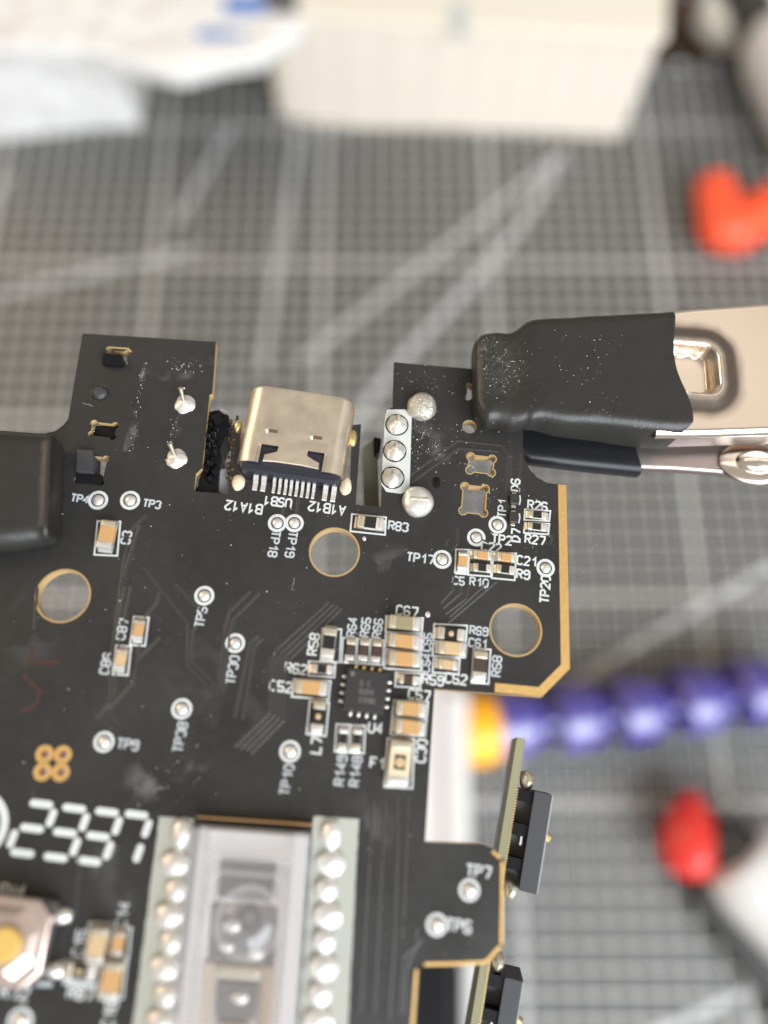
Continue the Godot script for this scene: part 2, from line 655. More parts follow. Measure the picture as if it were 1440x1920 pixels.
# ---------------------------------------------------------------- the scene
func _ready() -> void:
	rng.seed = 7
	var cam := Camera3D.new()
	cam.name = "camera"
	var att := CameraAttributesPhysical.new()
	att.frustum_focal_length = 5.6
	att.exposure_aperture = 1.75
	att.frustum_focus_distance = 0.0642
	att.frustum_near = 0.004
	att.frustum_far = 20.0
	cam.attributes = att
	cam.fov = 67.27
	cam.near = 0.004
	cam.far = 20.0
	cam.position = Vector3(0, 196.616, 60.112) * S
	cam.rotation = Vector3(deg_to_rad(-73.0), 0, 0)
	add_child(cam)
	cam.current = true
	cam.projection = Camera3D.PROJECTION_FRUSTUM
	cam.size = 2.0 * 0.004 * tan(deg_to_rad(67.27 / 2.0))

	var we := WorldEnvironment.new()
	we.name = "environment"
	var env := Environment.new()
	env.background_mode = Environment.BG_COLOR
	env.background_color = grey(1.0, 0.93, 0.84)
	env.background_energy_multiplier = 0.45
	env.tonemap_mode = Environment.TONE_MAPPER_LINEAR
	env.tonemap_exposure = 1.0
	env.sdfgi_enabled = true
	env.ssao_enabled = true
	env.ssil_enabled = true
	we.environment = env
	add_child(we)

	lamp("window_light", Vector3(0.40, 0.58, 0.66), Vector2(0.95, 0.7), 2.1, Color(0.94, 0.97, 1.0))
	lamp("room_light", Vector3(-0.85, 0.75, -0.35), Vector2(0.55, 0.55), 0.5, Color(1.0, 0.88, 0.72))

	lamp("added_plate_light", Vector3(0.52, 0.95, -0.42), Vector2(0.4, 0.3), 0.034, Color(1.0, 0.95, 0.9))  # added unseen light, something bright for the clip steel to reflect
	materials()
	mask_material()
	mat_material()
	bench()
	background_things()
	var b := circuit_board()
	daughter_board()
	right_clip()
	left_clip()


func lamp(called: String, at: Vector3, size: Vector2, energy: float, c: Color) -> void:
	var l := AreaLight3D.new()
	l.name = called
	l.area_size = size
	l.light_energy = energy
	l.light_color = c
	l.area_range = 8.0
	l.shadow_enabled = true
	add_child(l)
	l.look_at_from_position(at, Vector3(0, 0.05, 0))


func bench() -> void:
	var d := Sh.new()
	box(d, Vector3(0, -17.0, 0), Vector3(1400, 30, 900), 2.0)
	var desk := part(self, "desk", d, M.wood)
	desk.set_meta("kind", "structure")
	desk.set_meta("label", "dark brown wooden desk top under the cutting mat")
	var t := thing("cutting_mat", "dark grey cutting mat printed with a white square grid and slanted lines", "cutting mat")
	var s := Sh.new()
	var far := Vector2(65.86, -152.25).y
	s.uvk = 1.0 / 50.0
	s.uvo = Vector2(Vector2(4.31, -85.19).x - 25.0, Vector2(-3.27, -104.37).y - 25.0)
	block(s, rrect(440, 300, 6, 5, Vector2(-20, far + 150)), -1.95, 0.0, 0.4, 2)
	part(t, "sheet", s, M.cutting_mat)
	# slanted guide lines and the long arc of the printed protractor
	for l in [[Vector2(-26.83, -124.51), Vector2(-34.46, -42.67)], [Vector2(56.53, -117.35), Vector2(-24.23, -44.35)], [Vector2(109.51, 10.28), Vector2(42.53, 47.25)], [Vector2(94.09, 107.85), Vector2(54.08, 122.94)], [Vector2(-121.29, -64.23), Vector2(-54.12, -82.39)], [Vector2(-47.25, -129.71), Vector2(-62.75, -90.85)], [Vector2(-115.10, -108.32), Vector2(-125.49, -90.85)]]:
		var g := Sh.new()
		ribbon(g, l, 1.9, 0.0, 0.02)
		part(t, "printed_line", g, M.mat_print, 0.0)
	var arc := []
	for q in [Vector2(54.80, -116.34), Vector2(47.22, -100.46), Vector2(38.38, -86.13), Vector2(28.32, -73.20), Vector2(17.01, -59.82), Vector2(7.62, -48.58), Vector2(-2.99, -34.38), Vector2(-11.72, -19.92)]:
		arc.append(q)
	var g2 := Sh.new()
	ribbon(g2, arc, 2.2, 0.0, 0.028)
	part(t, "printed_line", g2, M.mat_print, 0.0)
	for k in 9:
		var g := Sh.new()
		ribbon(g, [Vector2(74.38, -150.49) + Vector2(k * 10.0, 0), Vector2(74.38, -150.49) + Vector2(k * 10.0 + 3.5, -1.5)], 3.0, 0.0, 0.02)
		part(t, "printed_mark", g, M.silk_dim, 0.0)


func soft_box(sh: Sh, poly: Array, h0: float, h1: float, r: float) -> void:
	block(sh, poly, h0, h1, r, 5)


func quad4(a: Vector2, b: Vector2, c: Vector2, d: Vector2, r: float, n := 5) -> Array:   # four corners, rounded
	var src := ccw([a, b, c, d])
	var o := []
	for i in 4:
		var p: Vector2 = src[(i + 3) % 4]
		var q: Vector2 = src[i]
		var s: Vector2 = src[(i + 1) % 4]
		var e := q + (p - q).normalized() * r
		var f := q + (s - q).normalized() * r
		for k in n + 1:
			var t := float(k) / n
			o.append(e.lerp(q, t).lerp(q.lerp(f, t), t))
	return o


func fluted(a: Vector2, b: Vector2, rest: Array, period: float, deep: float) -> Array:   # outline whose front edge from a to b is gently pleated
	var o := []
	var d := (b - a).normalized()
	var n := Vector2(-d.y, d.x)
	var l := a.distance_to(b)
	for i in 61:
		var t := i / 60.0
		var endf := smoothstep(0.0, 0.04, t) * smoothstep(1.0, 0.96, t)
		o.append(a.lerp(b, t) + n * ((sin(t * l / period * TAU + 0.6 * sin(t * 9.0)) * deep + sin(t * 5.0) * 0.8) * endf - (1.0 - endf) * 1.5))
	o.append_array(rest)
	return o


func background_things() -> void:
	# cream carton, centre back: its front face and a strip of its top show
	var t := thing("cream_carton", "plain cream carton standing at the centre of the mat's far edge", "carton")
	var a := Vector2(-33.44, -130.33)
	var b := Vector2(74.41, -122.04)
	var s := Sh.new()
	soft_box(s, fluted(a, b, [b + Vector2(8, -70), a + Vector2(0, -70)], 11.5, 0.14), 0.0, 36.0, 2.0)
	part(t, "body", s, M.card)
	s = Sh.new()
	var c := a + Vector2(4, -3)
	soft_box(s, quad4(a + Vector2(-1, 2.2), b + Vector2(1, 2.2), b + Vector2(9, -66), a + Vector2(-1, -66), 3.0), 36.0, 38.0, 0.8)
	part(t, "lid", s, M.cream_plastic)
	s = Sh.new()
	var q := Vector2(20.25, -125.50)
	block(s, [q + Vector2(-2.5, -6), q + Vector2(2.5, -6), q + Vector2(1.8, 5), q + Vector2(-1.8, 5)], 37.9, 38.3)
	part(t, "tape_strip", s, M.silk_dim)

	t = thing("white_carton", "off-white carton with soft edges in the far left corner of the mat", "carton")
	a = Vector2(-146.92, -120.82)
	b = Vector2(-77.00, -126.58)
	s = Sh.new()
	soft_box(s, fluted(a, b, [b + Vector2(4, -60), a + Vector2(0, -60)], 14.0, 0.15), 0.0, 33.0, 2.0)
	part(t, "body", s, M.paper)
	# crumpled bag on the cartons
	t = thing("paper_bag", "crumpled white paper bag with blue print lying over the white carton", "paper bag")
	var edge := [Vector2(-140.42, -118.46), Vector2(-114.33, -116.63), Vector2(-91.66, -118.09), Vector2(-74.24, -115.90), Vector2(-60.92, -110.48), Vector2(-52.99, -108.69), Vector2(-46.09, -111.20), Vector2(-41.23, -113.00), Vector2(-32.75, -114.08), Vector2(-28.72, -119.93), Vector2(-22.29, -125.49), Vector2(-20.17, -148.66), Vector2(-24.57, -169.14), Vector2(-150.48, -169.14)]
	s = Sh.new()
	soft_box(s, edge, 33.2, 38.0, 1.5)
	part(t, "sheet", s, M.paper)
	for k in [[Vector2(-37.65, -131.36), 11.0, 7.0], [Vector2(-46.05, -121.34), 8.0, 3.5], [Vector2(-39.65, -120.97), 6.0, 2.6]]:
		s = Sh.new()
		block(s, rrect(k[1], k[2], 1.0, 3, k[0]), 37.9, 38.1)
		part(t, "blue_print", s, M.blue_print)

	# small dark and cream things past the carton
	t = thing("dark_case", "dark brown case lying past the mat behind the cream carton", "case")
	s = Sh.new()
	soft_box(s, quad4(Vector2(81.86, -165.69), Vector2(102.11, -165.69), Vector2(109.01, -208.66), Vector2(85.91, -208.66), 5.0), -2.0, 14.0, 3.0)
	part(t, "body", s, M.wood)
	s = Sh.new()
	soft_box(s, quad4(Vector2(85.17, -172.56), Vector2(100.26, -172.56), Vector2(104.45, -201.20), Vector2(87.96, -201.20), 4.0), 14.0, 16.0, 1.0)
	part(t, "lid", s, M.resistor_brown)
	t = thing("cream_jar", "small round cream jar on the far edge of the mat, at the top right", "jar")
	s = Sh.new()
	lathe(s, up(Vector2(118.00, -172.56)), [Vector2(17, 0), Vector2(18, 2), Vector2(18, 8), Vector2(16.5, 10), Vector2(1, 10.5)], 36)
	part(t, "rim", s, M.cream_plastic)
	s = Sh.new()
	lathe(s, up(Vector2(118.00, -172.56)), [Vector2(10, 10.2), Vector2(10, 12), Vector2(8.5, 13), Vector2(0.6, 13.2)], 30)
	part(t, "knob", s, M.cream_plastic)

	# white bottle with a red two-lobed cap
	t = thing("white_bottle", "white plastic bottle lying at the far right behind the red clip", "bottle")
	s = Sh.new()
	var p0 := up(Vector2(122.35, -129.71), 13.0)
	tube(s, [p0 + Vector3(-4, -2, -22), p0 + Vector3(-3, -1, -19), p0 + Vector3(0, 0, -10), p0 + Vector3(5, 0, 10), p0 + Vector3(8, 0, 20), p0 + Vector3(9, 0, 24)], [6.0, 10.0, 12.5, 12.5, 11.0, 5.0], 28)
	part(t, "body", s, M.white_plastic)
	s = Sh.new()
	tube(s, [p0 + Vector3(-10, -4, -46), p0 + Vector3(-4, -2, -22)], [7.0, 7.0], 20)
	part(t, "neck", s, M.rubber)
	t = thing("red_clip", "orange-red plastic clip with two fat prongs lying on the mat, below the white bottle", "clip")
	for k in [[Vector2(97.90, -83.58), Vector2(97.02, -95.64), 6.5, 5.8], [Vector2(101.20, -83.03), Vector2(114.93, -91.11), 6.8, 7.0]]:
		s = Sh.new()
		capsule(s, up(k[0], 7.5), up(k[1], 8.5), k[2], k[3], 20)
		part(t, "prong", s, M.red_orange)

	# marker with a red nib, lower right
	t = thing("marker", "white marker with a black collar and a blunt red nib, right side of the mat", "marker")
	var d := Vector3(0.67, 0.0, 0.74)
	var o := up(Vector2(80.45, 85.02), 11.0)
	var e0 := up(Vector2(68.56, 80.11), 9.0)
	s = Sh.new()
	tube(s, [e0 + Vector3(-0.3, 0, 8.0), e0 + Vector3(-0.2, 0, 6.9), e0 + Vector3(0, 0, 4.5), e0 + Vector3(0.3, 0, 0.0), e0 + Vector3(1.2, 0, -5.0), e0 + Vector3(2.0, 0, -9.0), e0 + Vector3(2.3, 0, -10.5)], [1.5, 4.2, 6.2, 6.6, 5.0, 2.5, 0.7], 26)
	part(t, "nib", s, M.red)
	s = Sh.new()
	tube(s, [up(Vector2(71.52, 83.54), 9.0), o - d * 6.0, o - d * 2.5], [3.5, 5.5, 8.0], 24)
	part(t, "collar", s, M.rubber)
	s = Sh.new()
	tube(s, [o - d * 4.0, o - d * 3.0, o + d * 2.5, o + d * 60], [7.6, 9.2, 10.8, 10.8], 28)
	part(t, "barrel", s, M.white_plastic)
	t = thing("rubber_handle", "black rubber tool handle lying beside the white marker", "tool handle")
	s = Sh.new()
	capsule(s, up(Vector2(72.64, 91.36), 5.0), up(Vector2(94.04, 120.85), 5.0), 4.2, 4.8, 18)
	part(t, "grip", s, M.rubber)
	s = Sh.new()
	tube(s, [up(Vector2(94.04, 120.85), 5.0), up(Vector2(95.90, 123.41), 5.0), up(Vector2(99.56, 128.47), 5.0)], [5.4, 5.9, 5.9], 18)
	part(t, "flange", s, M.rubber)

	# white stand with an orange socket and two jointed purple arms
	t = thing("stand_base", "white plastic stand base with a black foot under the notches in the board", "stand")
	s = Sh.new()
	soft_box(s, quad4(Vector2(-3.60, 45.64), Vector2(19.20, 45.64), Vector2(18.35, 85.66), Vector2(-3.36, 85.66), 4.0), 0.0, 20.0, 3.0)
	part(t, "column", s, M.white_plastic)
	s = Sh.new()
	soft_box(s, quad4(Vector2(12.98, 48.69), Vector2(18.41, 48.69), Vector2(17.70, 85.37), Vector2(12.72, 85.37), 2.0), 20.0, 21.5, 1.2)
	part(t, "rib", s, M.white_plastic)
	s = Sh.new()
	soft_box(s, quad4(Vector2(16.83, 88.64), Vector2(20.28, 88.64), Vector2(19.02, 135.80), Vector2(15.43, 135.80), 1.5), 0.0, 14.0, 1.2)
	part(t, "side_plate", s, M.white_plastic)
	s = Sh.new()
	soft_box(s, quad4(Vector2(-8.85, 98.09), Vector2(15.27, 98.09), Vector2(14.27, 134.14), Vector2(-8.27, 134.14), 4.0), 0.0, 18.0, 3.0)
	part(t, "foot", s, M.plastic_black)
	var heads := [Vector2(33.27, 54.21), Vector2(47.80, 52.99), Vector2(62.05, 51.29), Vector2(76.58, 49.08), Vector2(91.24, 46.60), Vector2(106.19, 43.86)]
	arm("purple jointed flexible arm running right from the orange socket", heads)
	t = thing("orange_socket", "orange plastic socket joining the purple arm to the white stand", "socket")
	s = Sh.new()
	var e := up(Vector2(22.92, 55.83), 11.0)
	tube(s, [e + Vector3(-6, 0, 0.6), e + Vector3(-4, 0, 0.4), e, e + Vector3(3, 0, -0.3), e + Vector3(4.2, 0, -0.4)], [6.0, 8.2, 8.4, 7.4, 5.0], 26)
	part(t, "cup", s, M.orange)
	s = Sh.new()
	tube(s, [e + Vector3(4.0, 0, -0.4), e + Vector3(7.0, 0, -0.6)], [4.4, 4.4], 18)
	part(t, "ball_neck", s, M.orange)
	arm("purple jointed flexible arm passing under the left of the board", [Vector2(-9.96, 59.38), Vector2(-24.25, 59.97), Vector2(-38.52, 60.57), Vector2(-52.77, 60.92), Vector2(-67.03, 61.16), Vector2(-81.27, 61.40), Vector2(-95.50, 61.63)])


func arm(label: String, at: Array) -> void:
	var t := thing("flexible_arm", label, "flexible arm", "purple jointed arms of the stand")
	for k in at.size() - 1:
		var a := up(at[k], 8.5)
		var b := up(at[k + 1], 8.5)
		var d := (b - a).normalized()
		var l := a.distance_to(b)
		var s := Sh.new()
		tube(s, [a - d * l * 0.52, a - d * l * 0.50, a - d * l * 0.44, a - d * l * 0.1, a + d * l * 0.14, a + d * l * 0.27, a + d * l * 0.32], [5.0, 7.4, 8.1, 7.9, 7.1, 5.4, 3.8], 26)
		s.v.append_array(PackedVector3Array())
		tube(s, [a + d * l * 0.30, a + d * l * 0.5], [3.7, 3.7], 16)
		part(t, "segment", s, M.purple)


# ---------------------------------------------------------------- the circuit board
const T := 1.0     # thickness of the board


func dogbone(c: Vector2, w: float, d: float, r: float, turn := -0.05) -> Array:   # a slot with a relief hole in each corner
	var o := []
	for k in 4:
		var sx: float = [1, -1, -1, 1][k]
		var sz: float = [-1, -1, 1, 1][k]
		var q := Vector2(sx * w / 2, sz * d / 2)
		var mid := PI / 2 * k + PI / 4
		for i in 9:
			var t := mid + (i - 4) / 4.0 * 1.95
			o.append(c + (q + Vector2(cos(t), -sin(t)) * r).rotated(-turn))
	return o


func circuit_board() -> Node3D:
	var b := thing("circuit_board", "black circuit board with notched edges held level by two crocodile clips", "circuit board")
	var X := Vector3(0.99702661, -0.05758446, 0.05120511)
	var Y := Vector3(0.05767214, 0.99833555, -0.00023528)
	b.transform = Transform3D(Basis(X, Y, X.cross(Y)), Vector3(0, 135.948, 41.5636) * S)
	var outline := [Vector2(-26.89, -14.35), Vector2(-15.43, -14.48), Vector2(-15.27, -11.45), Vector2(-15.18, -9.54), Vector2(-15.39, -9.37), Vector2(-15.30, -5.98), Vector2(-15.22, -2.74), Vector2(-15.68, -2.19), Vector2(-15.63, -0.71), Vector2(-12.84, -0.63), Vector2(-13.01, -3.75), Vector2(-13.15, -6.63), Vector2(-12.54, -6.87), Vector2(-12.07, -1.94), Vector2(-2.93, -1.70), Vector2(-3.12, -7.54), Vector2(-2.36, -7.70), Vector2(-2.36, -4.06), Vector2(-2.36, -0.48), Vector2(-0.29, -0.40),
		Vector2(-0.31, -5.17), Vector2(-0.33, -9.20), Vector2(0.25, -9.45), Vector2(0.19, -11.67), Vector2(0.18, -13.79), Vector2(7.21, -13.69), Vector2(11.77, -13.64), Vector2(11.66, -10.03), Vector2(11.56, -6.78), Vector2(11.74, -5.47), Vector2(12.15, -4.63), Vector2(12.79, -3.96), Vector2(13.60, -3.54), Vector2(14.42, -3.45), Vector2(15.29, -3.51), Vector2(15.27, 4.42), Vector2(15.25, 11.92), Vector2(13.11, 14.16), Vector2(9.01, 14.11), Vector2(4.65, 14.02), Vector2(4.46, 19.45), Vector2(4.29, 25.03),
		Vector2(6.37, 25.00), Vector2(8.53, 24.94), Vector2(9.33, 25.23), Vector2(10.12, 25.92), Vector2(10.09, 29.02), Vector2(10.07, 31.62), Vector2(9.02, 32.73), Vector2(6.57, 32.92), Vector2(4.24, 33.04), Vector2(4.08, 36.71), Vector2(3.91, 41.50), Vector2(-9.13, 41.89), Vector2(-26.04, 41.80), Vector2(-31.00, 23.78), Vector2(-35.28, 4.20), Vector2(-37.13, -4.71), Vector2(-32.93, -4.84), Vector2(-29.46, -4.81), Vector2(-28.42, -4.84), Vector2(-27.60, -5.15), Vector2(-27.01, -5.77), Vector2(-26.75, -6.32), Vector2(-26.84, -10.26)]
	var holes := [circle(Vector2(-24.64, 8.53), 2.0, 40), circle(Vector2(-3.83, 3.65), 1.93, 40), circle(Vector2(10.97, 9.07), 2.0, 40), circle(Vector2(6.94, -8.16), 0.62, 24), circle(Vector2(-24.57, -8.89), 0.72, 24),
		dogbone(Vector2(8.00, -4.76), 1.75, 1.15, 0.33), dogbone(Vector2(7.46, -1.59), 1.62, 2.05, 0.34), dogbone(Vector2(7.44, -11.43), 1.3, 1.1, 0.3), dogbone(Vector2(-23.73, -5.54), 1.75, 1.0, 0.30), dogbone(Vector2(-23.61, -12.30), 1.45, 1.0, 0.28), dogbone(Vector2(-24.12, -2.00), 1.9, 2.1, 0.28)]
	for q in [Vector2(-23.94, 20.28), Vector2(-22.63, 20.25), Vector2(-23.87, 21.50), Vector2(-22.57, 21.48)]: holes.append(circle(q, 0.27, 16))
	var top := Sh.new()
	var side := Sh.new()
	top.uvk = 1.0 / 84.0
	top.uvo = Vector2(-42, -26)
	slab(top, side, outline, holes, -T, 0.0)
	part(b, "laminate", top, M.mask, 0.0)
	part(b, "cut_edge", side, M.laminate_edge, 30.0)
	# bare copper round the mounting holes and gold strip along the right edge
	for q in [[Vector2(-24.64, 8.53), 2.0], [Vector2(-3.83, 3.65), 1.93], [Vector2(10.97, 9.07), 2.0]]:
		var s := Sh.new()
		ring(s, q[0], q[1] - 0.001, q[1] + 0.13, 0.0, 0.012, 48)
		part(b, "hole_rim", s, M.copper_rim)
	for q in [Vector2(-23.94, 20.28), Vector2(-22.63, 20.25), Vector2(-23.87, 21.50), Vector2(-22.57, 21.48)]:
		var s := Sh.new()
		ring(s, q, 0.26, 0.66, 0.0, 0.05, 28)
		ring(s, q, 0.255, 0.27, -T, 0.0, 20)
		part(b, "gold_via", s, M.gold)
	var gs := Sh.new()
	ribbon(gs, [Vector2(14.93, -3.44), Vector2(14.92, 4.44), Vector2(14.92, 11.73), Vector2(12.90, 13.77), Vector2(9.34, 13.64)], 0.72, 0.0, 0.035, false, 0.03)
	part(b, "gold_edge_strip", gs, M.gold, 20.0)

	for e in [[Vector2(3.98, 33.21), Vector2(3.83, 36.72), Vector2(3.66, 41.36)], [Vector2(4.50, 32.90), Vector2(6.56, 32.79), Vector2(8.86, 32.60), Vector2(9.88, 31.56)], [Vector2(9.95, 31.42), Vector2(9.98, 29.02), Vector2(9.96, 26.07)], [Vector2(9.84, 25.82), Vector2(9.25, 25.38)]]:
		var es := Sh.new()
		ribbon(es, e, 0.22, 0.0, 0.03, false, 0.05)
		part(b, "gold_edge_strip", es, M.gold, 20.0)

	traces(b)
	test_points(b)
	chips(b)
	usb(b)
	header(b)
	posts(b)
	tab_details(b)
	lens_module(b)
	tactile_switch(b)
	markings(b)
	dust(b)
	# what hangs under the board
	var s := Sh.new()
	block(s, quad4(Vector2(-2.07, -6.98), Vector2(-0.88, -8.00), Vector2(-0.19, -0.30), Vector2(-1.48, -0.21), 0.3), -6.0, -3.4, 0.25, 2)
	part(b, "olive_socket", s, M.plastic_olive)
	s = Sh.new()
	block(s, quad4(Vector2(-1.20, -7.66), Vector2(-0.44, -7.51), Vector2(-0.55, -6.09), Vector2(-1.02, -6.06), 0.2), -4.0, -2.4, 0.2, 2)
	part(b, "socket_latch", s, M.plastic_black)
	return b


func traces(b: Node) -> void:
	var sets := [
		[Vector2(-16.10, 7.06), Vector2(-13.74, 9.25), Vector2(-14.30, 10.74), Vector2(-14.11, 12.98), Vector2(-11.86, 14.86), Vector2(-11.62, 15.24)], [Vector2(-18.86, 5.82), Vector2(-14.80, 10.07), Vector2(-14.39, 13.32), Vector2(-12.14, 15.27)], [Vector2(-10.21, 7.25), Vector2(-11.62, 8.91), Vector2(-11.87, 10.39), Vector2(-11.74, 15.25)], [Vector2(-9.52, 7.38), Vector2(-11.23, 9.43), Vector2(-11.50, 10.78), Vector2(-11.42, 15.23)],
		[Vector2(-9.24, 10.65), Vector2(-9.80, 11.30), Vector2(-10.42, 16.94)], [Vector2(-8.93, 10.88), Vector2(-9.45, 11.49), Vector2(-9.81, 17.11)],
		[Vector2(-4.01, 7.72), Vector2(-7.71, 11.59), Vector2(-8.02, 12.63), Vector2(-7.83, 16.41), Vector2(-10.20, 19.05)], [Vector2(-3.66, 7.87), Vector2(-7.35, 11.86), Vector2(-7.68, 12.82), Vector2(-7.49, 16.59), Vector2(-9.79, 19.18)], [Vector2(-3.32, 8.02), Vector2(-7.00, 12.08), Vector2(-7.33, 13.00), Vector2(-7.15, 16.77), Vector2(-9.31, 19.23)], [Vector2(-2.97, 8.17), Vector2(-6.65, 12.31), Vector2(-6.95, 13.18), Vector2(-6.77, 16.94), Vector2(-8.97, 19.44)],
		[Vector2(0.56, -2.13), Vector2(5.95, -6.80), Vector2(9.72, -6.69), Vector2(10.27, -5.95), Vector2(10.11, -0.70)], [Vector2(2.10, -2.71), Vector2(6.06, -6.13), Vector2(9.49, -6.09)], [Vector2(11.38, -6.03), Vector2(11.19, -2.18)], [Vector2(10.55, -5.97), Vector2(10.47, -2.13)],
		[Vector2(5.96, 4.79), Vector2(5.82, 6.11), Vector2(4.90, 7.26)], [Vector2(6.58, 5.50), Vector2(6.43, 6.38), Vector2(5.09, 7.67)], [Vector2(7.19, 5.63), Vector2(6.87, 6.79), Vector2(5.31, 8.09)], [Vector2(8.71, 5.28), Vector2(5.62, 8.33)], [Vector2(9.36, 5.23), Vector2(5.46, 8.85)],
		[Vector2(6.13, 0.96), Vector2(6.12, 2.32), Vector2(5.61, 2.90)], [Vector2(13.87, 0.90), Vector2(13.99, 1.34), Vector2(13.76, 1.91)],
		[Vector2(-19.98, 7.52), Vector2(-20.20, 12.32), Vector2(-19.84, 16.48), Vector2(-20.38, 17.28), Vector2(-20.67, 17.49)], [Vector2(-19.53, 7.49), Vector2(-19.80, 12.30), Vector2(-19.55, 16.07)], [Vector2(-19.59, 2.48), Vector2(-20.23, 6.68), Vector2(-20.36, 7.76)], [Vector2(-18.25, 11.80), Vector2(-18.30, 14.82), Vector2(-19.78, 16.86), Vector2(-18.82, 17.97)], [Vector2(-19.16, 1.55), Vector2(-20.41, 3.20), Vector2(-20.20, 14.13)],
		[Vector2(0.35, 22.28), Vector2(0.21, 29.42), Vector2(0.16, 36.05)], [Vector2(1.22, 22.24), Vector2(1.13, 29.38), Vector2(1.11, 36.01)], [Vector2(2.11, 21.83), Vector2(2.26, 25.83), Vector2(2.29, 31.38), Vector2(2.15, 36.30)], [Vector2(2.90, 21.79), Vector2(2.88, 29.31), Vector2(2.82, 31.36)], [Vector2(4.25, 31.30), Vector2(3.71, 31.99), Vector2(3.20, 33.34), Vector2(3.13, 35.94)], [Vector2(3.85, 30.64), Vector2(3.81, 31.66), Vector2(2.98, 32.52), Vector2(2.87, 35.95)],
		[Vector2(-24.41, 22.74), Vector2(-24.20, 23.46)], [Vector2(-20.30, 26.83), Vector2(-20.03, 30.25), Vector2(-20.06, 30.92)], [Vector2(-26.71, 7.95), Vector2(-26.35, 11.26)], [Vector2(5.36, 1.92), Vector2(5.16, 2.61)], [Vector2(10.22, 2.73), Vector2(8.00, 1.74)], [Vector2(-7.10, -0.89), Vector2(-7.14, 0.72)], [Vector2(-8.19, -0.82), Vector2(-8.26, 0.80)], [Vector2(-18.19, 9.94), Vector2(-17.34, 8.63), Vector2(-17.25, 7.78)], [Vector2(-18.33, 13.22), Vector2(-17.12, 11.73), Vector2(-16.77, 11.30)]]
	for p in sets:
		var s := Sh.new()
		ribbon(s, p, 0.26, 0.0, 0.024, false, 0.28)
		part(b, "copper_trace", s, M.trace, 0.0)
	# tented vias: low rings under the mask
	for q in [Vector2(-16.14, 11.47), Vector2(-16.62, 12.40), Vector2(-17.11, 13.27), Vector2(-17.74, 13.67), Vector2(-16.59, 13.53), Vector2(-15.74, 13.56), Vector2(-13.91, 14.58), Vector2(-13.17, 15.72), Vector2(-12.21, 16.06), Vector2(-19.18, 17.41), Vector2(-14.97, 7.72), Vector2(-6.27, 7.95), Vector2(3.55, 27.90), Vector2(3.15, 30.33), Vector2(0.65, 25.55), Vector2(1.53, 26.15), Vector2(3.19, 23.81), Vector2(-12.09, 11.02), Vector2(0.19, 26.28), Vector2(-18.62, 3.88)]:
		var s := Sh.new()
		ring(s, q, 0.16, 0.30, 0.0, 0.022, 18)
		part(b, "tented_via", s, M.trace, 0.0)


func test_points(b: Node) -> void:
	for e in [[Vector2(-23.19, 0.60), 0.80], [Vector2(-20.65, 0.43), 0.80], [Vector2(-8.63, 1.55), 0.76], [Vector2(-7.25, 1.46), 0.76], [Vector2(-13.78, 7.86), 0.78], [Vector2(-10.98, 11.41), 0.76], [Vector2(-14.43, 16.54), 0.78], [Vector2(-19.81, 19.20), 0.76], [Vector2(-6.06, 19.18), 0.80], [Vector2(4.93, 3.70), 0.78], [Vector2(7.69, 1.67), 0.76], [Vector2(9.45, 0.46), 0.76], [Vector2(13.43, 3.87), 0.76], [Vector2(7.61, 28.04), 0.78], [Vector2(5.32, 30.38), 0.78], [Vector2(-22.52, 37.30), 0.85]]:
		var t := node(b, "test_point", up(e[0]))
		var s := Sh.new()
		ring(s, Vector2.ZERO, e[1] - 0.24, e[1], 0.0, 0.022, 32)
		part(t, "printed_ring", s, M.silk, 0.0)
		s = Sh.new()
		lathe(s, Vector3.ZERO, dome(e[1] - 0.33, 0.24 + 0.05 * rng.randf()), 20, Vector2.ONE, 0.04)
		part(t, "solder_dot", s, M.solder, 60.0)


var chip_cache := {}


